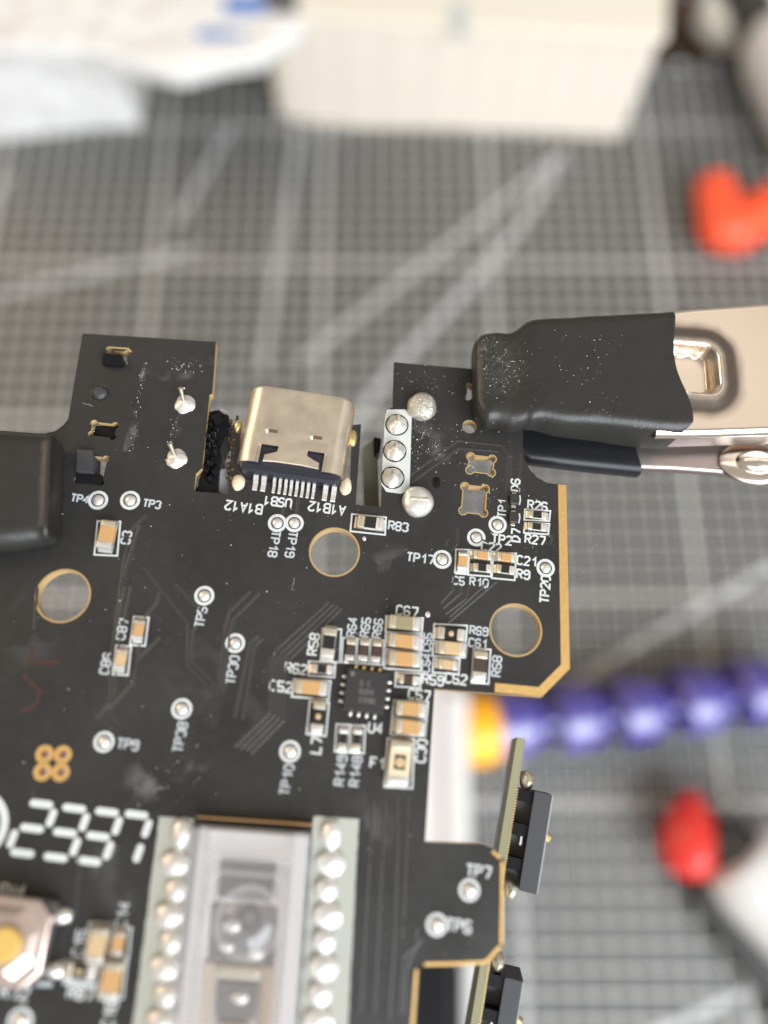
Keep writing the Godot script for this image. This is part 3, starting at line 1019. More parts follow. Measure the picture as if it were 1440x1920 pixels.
func chip(b: Node, at: Vector2, l: float, w: float, upright: bool, kind: String, called: String) -> void:
	# a two-ended surface-mount part: body between two metal ends, each with a small fillet of solder on its pad
	var r := node(b, called, up(at), (PI / 2 if upright else 0.0) - 0.052 + rng.randf_range(-0.02, 0.02))
	var key := "%s %.2f %.2f" % [kind, l, w]
	if not chip_cache.has(key):
		var h := {"tan": 0.62, "pale": 0.62, "olive": 0.78, "res": 0.40, "res_num": 0.48, "dot": 0.5, "fuse": 0.55, "brown": 0.4}[kind] * (w / 0.9) as float
		h = clampf(h, 0.3, 0.85)
		var e := l * (0.23 if kind in ["tan", "pale", "olive"] else (0.2 if kind == "fuse" else 0.27))
		var made := []
		var s := Sh.new()
		box(s, Vector3(0, h / 2 + 0.03, 0), Vector3(l - e * 1.8, h - 0.04, w - 0.05), 0.05)
		made.append(["body", s.mesh(40.0), {"tan": M.cap_tan, "pale": M.cap_pale, "olive": M.cap_olive, "res": M.ceramic, "res_num": M.ceramic, "dot": M.resistor_black, "fuse": M.fuse_cream, "brown": M.resistor_brown}[kind]])
		if kind in ["res", "res_num"]:
			s = Sh.new()
			box(s, Vector3(0, h + 0.012, 0), Vector3(l - e * 2.02, 0.05, w - 0.09), 0.015)
			made.append(["film", s.mesh(0.0), M.resistor_black])
		if kind == "fuse":
			s = Sh.new()
			box(s, Vector3(0, h + 0.02, 0), Vector3(l * 0.34, 0.05, w * 0.5), 0.015)
			made.append(["window", s.mesh(0.0), M.resistor_black])
		if kind in ["dot", "fuse"]:
			s = Sh.new()
			lathe(s, Vector3(0, h + 0.02, 0), [Vector2(w * 0.22, 0), Vector2(w * 0.22, 0.06), Vector2(w * 0.16, 0.085), Vector2(0.01, 0.09)], 20)
			made.append(["dot", s.mesh(40.0), M.cap_pale])
		for sg in [-1.0, 1.0]:
			s = Sh.new()
			box(s, Vector3(sg * (l / 2 - e / 2), h / 2 + 0.03, 0), Vector3(e, h, w), 0.07)
			# fillet
			var x0: float = sg * (l / 2 - 0.02)
			var x1: float = sg * (l / 2 + 0.22)
			var zz := w * 0.46
			var q := [Vector3(x0, h * 0.62, -zz), Vector3(x0, h * 0.62, zz), Vector3(sg * (l / 2 + 0.05), h * 0.26, zz), Vector3(sg * (l / 2 + 0.05), h * 0.26, -zz), Vector3(x1, 0.02, zz), Vector3(x1, 0.02, -zz), Vector3(x0, 0.02, zz), Vector3(x0, 0.02, -zz)]
			if sg > 0:
				s.quad(q[0], q[1], q[2], q[3]); s.quad(q[3], q[2], q[4], q[5]); s.quad(q[1], q[6], q[4], q[2]); s.quad(q[0], q[3], q[5], q[7])
			else:
				s.quad(q[1], q[0], q[3], q[2]); s.quad(q[2], q[3], q[5], q[4]); s.quad(q[6], q[1], q[2], q[4]); s.quad(q[3], q[0], q[7], q[5])
			made.append(["terminal", s.mesh(50.0), M.pale_tin if (sg > 0) != upright else M.tin])  # window side paler, other side yellower: light put into the tin colour
		chip_cache[key] = made
	for k in chip_cache[key]:
		var o := MeshInstance3D.new()
		o.name = k[0]
		o.mesh = k[1]
		o.set_surface_override_material(0, k[2])
		r.add_child(o, true)


func frame(b: Node, x: Array, w := 0.13, dim := false) -> void:
	var s := Sh.new()
	ribbon(s, x, w, 0.0, 0.02 + 0.003 * rng.randf(), true)
	part(b, "printed_frame", s, M.silk_dim if dim else M.silk, 0.0)


func chips(b: Node) -> void:
	var cap_at := [
		[Vector2(-21.88, 3.56), 2.25, 1.20, true, "tan"], [Vector2(-18.38, 10.86), 1.50, 0.78, true, "tan"], [Vector2(-19.39, 13.16), 1.50, 0.80, true, "pale"],
		[Vector2(6.55, 3.82), 1.45, 0.80, true, "tan"], [Vector2(8.16, 3.22), 1.45, 0.72, false, "tan"], [Vector2(10.09, 3.28), 1.45, 0.74, false, "tan"],
		[Vector2(2.03, 9.14), 2.35, 1.05, false, "olive"], [Vector2(2.09, 10.56), 2.35, 1.05, false, "tan"], [Vector2(2.15, 11.92), 2.35, 1.10, false, "tan"],
		[Vector2(5.85, 10.88), 2.10, 1.0, false, "pale"], [Vector2(5.55, 12.14), 1.45, 0.75, false, "pale"], [Vector2(-4.83, 14.47), 2.35, 1.05, false, "tan"], [Vector2(2.81, 15.64), 2.2, 1.05, false, "tan"], [Vector2(2.82, 16.98), 2.2, 1.08, false, "tan"],
		[Vector2(-18.03, 32.43), 2.2, 1.2, true, "pale"], [Vector2(-16.70, 32.32), 1.5, 0.8, true, "tan"], [Vector2(-16.76, 34.53), 2.3, 1.25, true, "tan"]]
	for c in cap_at: chip(b, c[0], c[1], c[2], c[3], c[4], "capacitor")
	var res_at := [
		[Vector2(-1.08, 1.13), 2.1, 1.05, false, "res_num"], [Vector2(12.72, -0.55), 1.55, 0.66, false, "res"], [Vector2(12.66, 0.47), 1.55, 0.66, false, "res"], [Vector2(8.17, 4.25), 1.45, 0.70, false, "res"], [Vector2(10.05, 4.26), 1.45, 0.72, false, "res"],
		[Vector2(-3.74, 10.99), 2.3, 1.05, true, "res_num"], [Vector2(-2.04, 11.43), 1.65, 0.72, true, "brown"], [Vector2(-1.00, 11.41), 1.65, 0.72, true, "brown"], [Vector2(0.00, 11.43), 1.65, 0.72, true, "brown"],
		[Vector2(-4.12, 13.02), 1.55, 0.72, false, "res"], [Vector2(2.55, 13.45), 1.4, 0.72, false, "brown"], [Vector2(5.74, 9.76), 2.1, 0.95, false, "dot"], [Vector2(8.11, 12.04), 2.15, 1.05, true, "brown"],
		[Vector2(-2.18, 18.06), 1.55, 0.72, true, "res"], [Vector2(-1.13, 18.05), 1.55, 0.72, true, "res"], [Vector2(-18.99, 34.10), 2.0, 0.95, false, "dot"]]
	for c in res_at: chip(b, c[0], c[1], c[2], c[3], c[4], "resistor")
	chip(b, Vector2(-4.14, 16.57), 2.25, 0.95, true, "dot", "inductor")
	chip(b, Vector2(2.13, 19.53), 3.1, 1.65, true, "fuse", "fuse")
	# numbers on the two larger resistors
	for q in [[Vector2(-1.17, 1.04), 0.0], [Vector2(-3.82, 10.91), 90.0]]:
		var t := node(b, "resistor_print", up(q[0], 0.475))
		text(t, "473" if q[1] == 0.0 else "2R2", Vector2.ZERO, 0.42, q[1] - 3.0, M.cap_pale, 0.06)
	for q in [Vector2(10.79, -1.77), Vector2(10.74, -0.18)]:
		var d := node(b, "diode", up(q), -0.05)
		var s := Sh.new()
		box(s, Vector3(0, 0.24, 0), Vector3(0.72, 0.46, 0.9), 0.07)
		part(d, "body", s, M.chip_black)
		for sg in [-1, 1]:
			s = Sh.new()
			box(s, Vector3(0, 0.07, sg * 0.55), Vector3(0.36, 0.12, 0.24), 0.03)
			part(d, "lead", s, M.tin)
		s = Sh.new()
		ribbon(s, [Vector2(0.5, -0.5), Vector2(0.56, -0.1), Vector2(0.5, 0.35)], 0.12, 0.0, 0.02)
		part(d, "printed_bar", s, M.silk, 0.0)
	# square chip with four pads a side
	var u := node(b, "driver_chip", up(Vector2(-0.69, 14.52)), -0.07)
	var s := Sh.new()
	box(s, Vector3(0, 0.42, 0), Vector3(3.1, 0.8, 3.1), 0.05)
	part(u, "body", s, M.chip_black)
	s = Sh.new()
	lathe(s, Vector3(-1.15, 0.80, -1.15), [Vector2(0.17, 0.0), Vector2(0.17, 0.035), Vector2(0.02, 0.036)], 18)
	part(u, "index_dot", s, M.chip_print)
	for k in 3:
		var t := node(u, "print_row", Vector3(-0.1 + 0.15 * k, 0.81, -0.55 + 0.62 * k))
		text(t, ["DEC", "B   2D0", "2308C"][k].replace(" ", ""), Vector2.ZERO, 0.40, 0.0, M.chip_print, 0.06)
	for sd in 4:
		for k in 4:
			s = Sh.new()
			var p := Vector3(-0.93 + 0.62 * k, 0.09, 1.72).rotated(Vector3.UP, sd * PI / 2)
			var long := Vector2(0.30, 0.52) if sd % 2 == 0 else Vector2(0.52, 0.30)
			lathe(s, Vector3(p.x, 0.01, p.z), dome(1.0, 0.16, 5), 12, long * 0.5)
			part(u, "pad", s, M.gold_tin if sd == 2 else M.pale_tin, 60.0)
	# printed frames round the parts
	for f in [[Vector2(-22.96, 2.35), Vector2(-21.15, 2.27), Vector2(-20.97, 5.09), Vector2(-22.77, 5.12)], [Vector2(-18.98, 9.82), Vector2(-17.83, 9.83), Vector2(-17.81, 12.02), Vector2(-18.95, 12.00)], [Vector2(-19.99, 12.10), Vector2(-18.85, 12.12), Vector2(-18.78, 14.29), Vector2(-19.94, 14.28)], [Vector2(-2.62, 0.36), Vector2(0.20, 0.45), Vector2(0.19, 1.95), Vector2(-2.66, 1.83)],
		[Vector2(11.73, -1.04), Vector2(13.89, -1.05), Vector2(13.79, -0.16), Vector2(11.68, -0.11)], [Vector2(11.73, 0.12), Vector2(13.79, 0.07), Vector2(13.69, 1.00), Vector2(11.64, 1.00)], [Vector2(6.04, 2.78), Vector2(7.05, 2.76), Vector2(7.00, 4.81), Vector2(6.00, 4.79)], [Vector2(7.14, 2.75), Vector2(8.98, 2.77), Vector2(8.92, 4.87), Vector2(7.09, 4.85)], [Vector2(9.12, 2.80), Vector2(11.01, 2.81), Vector2(10.88, 5.05), Vector2(9.01, 4.99)],
		[Vector2(0.61, 8.59), Vector2(3.54, 8.58), Vector2(3.50, 9.81), Vector2(0.63, 9.85)], [Vector2(0.64, 10.02), Vector2(3.50, 9.98), Vector2(3.50, 11.14), Vector2(0.66, 11.19)], [Vector2(0.67, 11.35), Vector2(3.51, 11.31), Vector2(3.52, 12.71), Vector2(0.65, 12.67)], [Vector2(4.44, 8.99), Vector2(7.08, 8.96), Vector2(7.02, 10.27), Vector2(4.40, 10.30)], [Vector2(4.41, 10.51), Vector2(7.03, 10.44), Vector2(6.96, 11.48), Vector2(4.40, 11.51)], [Vector2(4.49, 11.71), Vector2(6.54, 11.63), Vector2(6.49, 12.78), Vector2(4.44, 12.78)],
		[Vector2(7.62, 10.74), Vector2(8.98, 10.74), Vector2(8.84, 13.39), Vector2(7.50, 13.38)], [Vector2(-4.32, 9.86), Vector2(-2.85, 9.85), Vector2(-2.81, 12.41), Vector2(-4.30, 12.38)], [Vector2(-2.68, 10.51), Vector2(-1.60, 10.49), Vector2(-1.57, 12.38), Vector2(-2.64, 12.40)], [Vector2(-1.51, 10.52), Vector2(-0.55, 10.51), Vector2(-0.53, 12.41), Vector2(-1.48, 12.42)], [Vector2(-0.47, 10.50), Vector2(0.54, 10.53), Vector2(0.51, 12.43), Vector2(-0.44, 12.44)],
		[Vector2(-5.20, 12.47), Vector2(-3.13, 12.47), Vector2(-3.14, 13.57), Vector2(-5.15, 13.56)], [Vector2(-6.23, 13.87), Vector2(-3.40, 13.87), Vector2(-3.47, 15.27), Vector2(-6.28, 15.19)], [Vector2(-4.88, 15.47), Vector2(-3.41, 15.47), Vector2(-3.48, 17.94), Vector2(-4.93, 17.86)], [Vector2(-2.73, 17.04), Vector2(-1.72, 17.03), Vector2(-1.67, 19.04), Vector2(-2.72, 19.01)], [Vector2(-1.60, 17.06), Vector2(-0.55, 17.04), Vector2(-0.55, 19.05), Vector2(-1.55, 19.03)],
		[Vector2(1.58, 12.94), Vector2(3.57, 12.91), Vector2(3.53, 14.01), Vector2(1.58, 13.99)], [Vector2(1.55, 15.04), Vector2(4.18, 15.01), Vector2(4.10, 16.21), Vector2(1.44, 16.23)], [Vector2(1.45, 16.39), Vector2(4.11, 16.37), Vector2(4.03, 17.55), Vector2(1.39, 17.57)], [Vector2(1.20, 17.85), Vector2(3.22, 17.82), Vector2(3.20, 21.33), Vector2(1.13, 21.32)],
		[Vector2(-18.92, 31.21), Vector2(-17.45, 31.19), Vector2(-17.31, 33.55), Vector2(-18.83, 33.54)], [Vector2(-17.20, 31.41), Vector2(-16.02, 31.43), Vector2(-15.97, 33.27), Vector2(-17.14, 33.22)], [Vector2(-17.69, 33.40), Vector2(-16.02, 33.41), Vector2(-15.97, 35.72), Vector2(-17.62, 35.71)], [Vector2(-20.20, 33.56), Vector2(-17.96, 33.58), Vector2(-17.88, 34.70), Vector2(-20.11, 34.72)]]:
		frame(b, f)


func usb(b: Node) -> void:
	var u := node(b, "usb_connector")
	# shell outline seen from the mouth: flat top, round shoulders
	var base := up(Vector2(-7.94, -2.47))
	base.y = 0
	var f := node(u, "shell_frame", base, -0.086)
	f.name = "shell"
	var w := 8.9
	var hh := 1.62
	var rr := 1.25
	var prof := []
	for k in 4:
		var q := Vector2([1, -1, -1, 1][k] * (w / 2 - rr), [1, 1, -1, -1][k] * (hh - rr))
		for i in 9:
			var t := PI / 2 * (k + i / 8.0)
			prof.append(q + Vector2(cos(t), sin(t)) * rr)
	var z0 := -7.15     # mouth
	var z1 := -1.95     # full tube ends here; tongues run on towards the pins
	var s := Sh.new()
	var th := 0.28
	var n := prof.size()
	var rows := [[z0, 0.16], [z0 + 0.12, 0.03], [z0 + 0.3, 0.0], [z1, 0.0]]
	for i in n:
		var j := (i + 1) % n
		for k in rows.size() - 1:
			var pa: Vector2 = prof[i] * (1.0 - rows[k][1] / 4.0)
			var pb: Vector2 = prof[j] * (1.0 - rows[k][1] / 4.0)
			var pc: Vector2 = prof[j] * (1.0 - rows[k + 1][1] / 4.0)
			var pd: Vector2 = prof[i] * (1.0 - rows[k + 1][1] / 4.0)
			s.quad(Vector3(pa.x, pa.y, rows[k][0]), Vector3(pd.x, pd.y, rows[k + 1][0]), Vector3(pc.x, pc.y, rows[k + 1][0]), Vector3(pb.x, pb.y, rows[k][0]))
		var ia: Vector2 = prof[i] - prof[i].normalized() * th
		var ib: Vector2 = prof[j] - prof[j].normalized() * th
		var a: Vector2 = prof[i] * 0.96
		var c: Vector2 = prof[j] * 0.96
		s.quad(Vector3(a.x, a.y, z0), Vector3(c.x, c.y, z0), Vector3(ib.x, ib.y, z0), Vector3(ia.x, ia.y, z0))
		s.quad(Vector3(ia.x, ia.y, z0), Vector3(ib.x, ib.y, z0), Vector3(ib.x, ib.y, z1), Vector3(ia.x, ia.y, z1))
		s.quad(Vector3(prof[j].x, prof[j].y, z1), Vector3(prof[i].x, prof[i].y, z1), Vector3(ia.x, ia.y, z1), Vector3(ib.x, ib.y, z1))
	part(f, "tube", s, M.shell, 40.0)
	# tongues of the shell at the back: left, centre, right
	for sg in [-1, 1]:
		s = Sh.new()
		var strip := []
		for p in prof:
			if p.y > -0.2 and p.x * sg > 2.85 - 0.001: strip.append(p)
		strip.append(Vector2(2.85 * sg, hh))
		strip.sort_custom(func(x, y): return atan2(x.y, x.x * sg) < atan2(y.y, y.x * sg))
		for i in strip.size() - 1:
			var p: Vector2 = strip[i]
			var q: Vector2 = strip[i + 1]
			var ip := p - p.normalized() * th
			var iq := q - q.normalized() * th
			var z2 := -0.35
			s.quad(Vector3(p.x, p.y, z1 - 0.001), Vector3(p.x, p.y, z2), Vector3(q.x, q.y, z2), Vector3(q.x, q.y, z1 - 0.001))
			s.quad(Vector3(ip.x, ip.y, z2), Vector3(iq.x, iq.y, z2), Vector3(q.x, q.y, z2), Vector3(p.x, p.y, z2))
			s.quad(Vector3(iq.x, iq.y, z1), Vector3(iq.x, iq.y, z2), Vector3(ip.x, ip.y, z2), Vector3(ip.x, ip.y, z1))
		part(f, "rear_tongue", s, M.shell, 40.0)
	s = Sh.new()
	block(s, [Vector2(-1.2, z1 - 0.05), Vector2(1.2, z1 - 0.05), Vector2(1.25, z1 + 0.45), Vector2(2.3, z1 + 0.9), Vector2(2.35, z1 + 1.45), Vector2(1.0, z1 + 1.35), Vector2(-1.0, z1 + 1.35), Vector2(-2.25, z1 + 1.45), Vector2(-2.2, z1 + 0.85), Vector2(-1.25, z1 + 0.45)], hh - 0.28, hh - 0.004, 0.05)
	part(f, "rear_tongue", s, M.shell, 40.0)
	for sg in [-1, 1]:
		s = Sh.new()
		var c := Vector3(sg * 1.85 - 0.1, hh, -3.2)
		block(s, rrect(0.95, 0.30, 0.13, 4, Vector2(c.x, c.z)), hh - 0.02, hh + 0.012)
		part(f, "slot", s, M.shell_inside)
		s = Sh.new()
		lathe(s, c + Vector3(-0.42, -0.02, 0.0), dome(0.20, 0.14, 6), 16, Vector2(0.8, 1.25))
		part(f, "dimple", s, M.pale_tin, 60.0)
	# plastic insert, and dark inside of the mouth
	s = Sh.new()
	block(s, rrect(8.3, 2.9, 0.5, 4, Vector2(0, -1.0)), -1.2, hh - 0.36, 0.25, 2)
	box(s, Vector3(0, 0, -3.5), Vector3(7.6, 1.9, 3.0), 0.1)
	part(f, "insulator", s, M.plastic_ink)
	for k in 12:
		var px: float = 0.48 + [-2.62, -1.95, -1.28, -0.80, -0.32, 0.13, 0.60, 1.07, 1.54, 2.00, 2.62, 3.32][k]
		var wd := 0.40 if k < 2 or k > 9 else 0.24
		if k < 2: px -= 0.55
		elif k > 9: px += 0.0
		else: px -= 0.35
		s = Sh.new()
		var q := [Vector2(0.62, 0.42), Vector2(0.50, 0.75), Vector2(0.13, 0.98), Vector2(0.06, 1.52), Vector2(0.01, 1.58)]
		for i in q.size() - 1:
			var a := Vector3(px - wd / 2, q[i].x, q[i].y)
			var c := Vector3(px - wd / 2, q[i + 1].x, q[i + 1].y)
			var wv := Vector3(wd, 0, 0)
			s.quad(a, c, c + wv, a + wv)
			s.quad(Vector3(a.x, 0, a.z), Vector3(c.x, 0, c.z), c, a)
			s.quad(c + wv, Vector3(c.x + wd, 0, c.z), Vector3(a.x + wd, 0, a.z), a + wv)
		part(f, "pin", s, M.pale_tin, 30.0)
	# mounting tabs soldered at both sides
	for q in [[Vector2(-12.13, -1.70), 0.55, 0.7], [Vector2(-3.30, -2.00), 0.5, 0.8], [Vector2(-12.70, -6.67), 0.35, 0.6], [Vector2(-2.95, -6.33), 0.35, 0.8]]:
		s = Sh.new()
		lathe(s, up(q[0]), dome(1.0, 0.45, 6), 18, Vector2(q[1], q[2]), 0.06)
		part(u, "mounting_tab", s, M.fuse_cream if q[1] > 0.4 else M.gold_tin, 60.0)
	# burnt flux along the left wall
	for k in 26:
		s = Sh.new()
		var q: Vector2 = Vector2(-13.10, -7.86).lerp(Vector2(-12.87, -1.65), k / 25.0) + Vector2(rng.randf_range(-0.35, 0.25), rng.randf_range(-0.2, 0.2))
		lathe(s, up(q, -0.6), dome(0.09 + 0.2 * pow(rng.randf(), 2.0), 0.35 + 0.5 * rng.randf(), 4), 7, Vector2(0.7 + 0.6 * rng.randf(), 0.8 + rng.randf()), 0.45)
		var o := part(u, "flux_crust", s, M.burnt, 0.0)
	# black latch of the part below, in the gap on the left
	s = Sh.new()
	var rough := []
	var spine := [Vector2(-15.36, -7.96), Vector2(-14.50, -8.37), Vector2(-13.71, -7.74), Vector2(-13.49, -6.57), Vector2(-13.92, -4.78), Vector2(-13.80, -0.99), Vector2(-15.66, -0.77), Vector2(-15.31, -2.29), Vector2(-15.34, -6.23)]
	for i in spine.size():
		for k in 4: rough.append(spine[i].lerp(spine[(i + 1) % spine.size()], k / 4.0) + Vector2(rng.randf_range(-0.13, 0.13), rng.randf_range(-0.1, 0.1)))
	block(s, rough, -3.5, -0.5)
	for k in 16:
		var q: Vector2 = Vector2(-14.62, -7.97).lerp(Vector2(-14.52, -1.70), rng.randf()) + Vector2(rng.randf_range(-0.45, 0.4), 0)
		lathe(s, up(q, -0.55), dome(0.22 + 0.25 * rng.randf(), 0.3 + 0.5 * rng.randf(), 4), 6, Vector2(0.8, 1.0 + rng.randf()), 0.5)
	part(b, "black_latch", s, M.plastic_black)
	s = Sh.new()
	block(s, [Vector2(-15.02, -7.52), Vector2(-14.43, -7.86), Vector2(-13.90, -7.12), Vector2(-14.65, -6.67)], -0.6, 0.1, 0.15, 2)
	part(b, "black_latch", s, M.plastic_black)
	s = Sh.new()
	block(s, quad4(Vector2(-14.00, -3.18), Vector2(-13.30, -3.32), Vector2(-13.14, -1.05), Vector2(-13.90, -1.09), 0.2), -3.0, -1.1, 0.15, 2)
	part(b, "grey_latch", s, M.silk_dim)


func header(b: Node) -> void:
	var t := node(b, "pin_header")
	var s := Sh.new()
	block(s, [Vector2(-0.24, -9.21), Vector2(1.36, -9.33), Vector2(1.94, -8.68), Vector2(2.03, -2.10), Vector2(1.34, -1.67), Vector2(0.09, -1.77), Vector2(-0.35, -2.40), Vector2(-0.35, -8.60)], 0.0, 0.03)
	part(t, "printed_panel", s, M.header_print, 0.0)
	for q in [Vector2(0.70, -7.84), Vector2(0.63, -5.43), Vector2(0.56, -3.03)]:
		s = Sh.new()
		ring(s, q, 0.88, 1.0, 0.03, 0.045, 32)
		part(t, "mask_ring", s, M.resistor_black, 0.0)
		s = Sh.new()
		lathe(s, up(q, 0.03), [Vector2(0.88, 0.0), Vector2(0.84, 0.14), Vector2(0.66, 0.36), Vector2(0.46, 0.62), Vector2(0.31, 0.92), Vector2(0.22, 1.15), Vector2(0.02, 1.2)], 24, Vector2.ONE, 0.09)
		part(t, "solder_cone", s, M.solder, 60.0)
		s = Sh.new()
		tube(s, [up(q, 0.9), up(q, 1.75), up(q, 1.9)], [0.22, 0.2, 0.12], 10)
		part(t, "pin_tip", s, M.tin, 50.0)
	# two leads soldered on the left tab
	for q in [[Vector2(-17.34, -8.37), Vector2(-0.25, -0.95)], [Vector2(-17.41, -3.43), Vector2(-0.45, -0.9)]]:
		var j := node(b, "soldered_lead")
		s = Sh.new()
		lathe(s, up(q[0]), [Vector2(0.86, 0.0), Vector2(0.84, 0.08), Vector2(0.66, 0.22), Vector2(0.42, 0.34), Vector2(0.24, 0.5), Vector2(0.02, 0.52)], 26, Vector2.ONE, 0.10)
		part(j, "solder_cone", s, M.solder, 60.0)
		s = Sh.new()
		tube(s, [up(q[0], 0.3), up(q[0] + q[1] * 0.4, 0.95), up(q[0] + q[1] * 0.8, 1.5)], [0.17, 0.15, 0.2], 10)
		part(j, "lead", s, M.tin, 50.0)


func posts(b: Node) -> void:
	var s := Sh.new()
	lathe(s, up(Vector2(2.74, -9.59)), [Vector2(1.22, 0.0), Vector2(1.26, 0.2), Vector2(1.2, 0.55), Vector2(1.05, 0.85), Vector2(0.85, 1.0), Vector2(0.4, 1.1), Vector2(0.02, 1.12)], 28, Vector2.ONE, 0.07)
	part(b, "solder_mound", s, M.rough_solder, 60.0)
	var p := node(b, "grounding_post", up(Vector2(2.74, -1.02)))
	s = Sh.new()
	lathe(s, Vector3.ZERO, [Vector2(1.28, 0.0), Vector2(1.32, 0.12), Vector2(1.28, 0.45), Vector2(1.1, 0.75), Vector2(0.75, 0.92), Vector2(0.3, 0.98), Vector2(0.02, 0.99)], 30, Vector2.ONE, 0.04)
	part(p, "solder_cap", s, M.solder, 60.0)
	s = Sh.new()
	box(s, Vector3(0.05, 0.91, -0.05), Vector3(1.6, 0.2, 0.34), 0.09)
	part(p, "reflection_bar", s, M.tin)  # bar shaped as the reflection band across the slotted top
	for q in [[Vector2(3.91, 8.26), 0.20], [Vector2(-1.49, 2.38), 0.16], [Vector2(-17.61, -9.85), 0.09]]:
		s = Sh.new()
		lathe(s, up(q[0]), dome(q[1], 0.1, 5), 14, Vector2(1.0, 1.2))
		part(b, "solder_bead", s, M.pale_tin, 60.0)
	# scorched spot beside the post
	s = Sh.new()
	lathe(s, up(Vector2(4.24, -2.87)), dome(0.42, 0.12, 5), 16, Vector2(0.8, 1.2), 0.2)
	part(b, "flux_spot", s, M.plastic_black, 60.0)


func tab_details(b: Node) -> void:
	# plastic pegs of the part below poke through the slots of the left tab
	var s := Sh.new()
	block(s, quad4(Vector2(-24.74, -12.31), Vector2(-23.07, -12.34), Vector2(-22.92, -11.34), Vector2(-24.63, -11.30), 0.15), -1.5, 0.55, 0.15, 2)
	part(b, "plastic_peg", s, M.plastic_black)
	s = Sh.new()
	lathe(s, up(Vector2(-24.57, -8.89), -1.4), [Vector2(0.66, 0.0), Vector2(0.66, 1.3), Vector2(0.6, 1.5), Vector2(0.42, 1.68), Vector2(0.02, 1.74)], 22)
	part(b, "plastic_peg", s, M.plastic_matte)
	s = Sh.new()
	block(s, rrect(1.9, 1.15, 0.1, 2, Vector2(-23.68, -5.54)), -1.6, -0.5, 0.1, 1)
	part(b, "plastic_peg", s, M.plastic_black)
	s = Sh.new()
	block(s, quad4(Vector2(-25.41, -3.50), Vector2(-24.10, -3.50), Vector2(-23.84, -1.56), Vector2(-25.17, -1.55), 0.12), -1.6, 0.5, 0.15, 2)
	part(b, "plastic_peg", s, M.plastic_matte)
	s = Sh.new()
	block(s, quad4(Vector2(-25.31, -1.64), Vector2(-23.20, -1.60), Vector2(-23.14, -0.68), Vector2(-25.20, -0.72), 0.12), -1.6, 0.1, 0.1, 2)
	part(b, "plastic_peg", s, M.plastic_black)
	s = Sh.new()
	ribbon(s, [Vector2(-24.67, -12.98), Vector2(-24.48, -13.20), Vector2(-22.83, -13.19), Vector2(-22.52, -12.90)], 0.14, 0.0, 0.012)
	part(b, "slot_rim", s, M.laminate_edge, 0.0)
	for d in [[Vector2(8.00, -4.76), 1.75, 1.15, 0.33], [Vector2(7.46, -1.59), 1.62, 2.05, 0.34]]:
		s = Sh.new()
		ribbon(s, dogbone(d[0], d[1] + 0.08, d[2] + 0.08, d[3] + 0.03), 0.09, 0.0, 0.012, true)
		part(b, "slot_rim", s, M.copper_rim, 0.0)


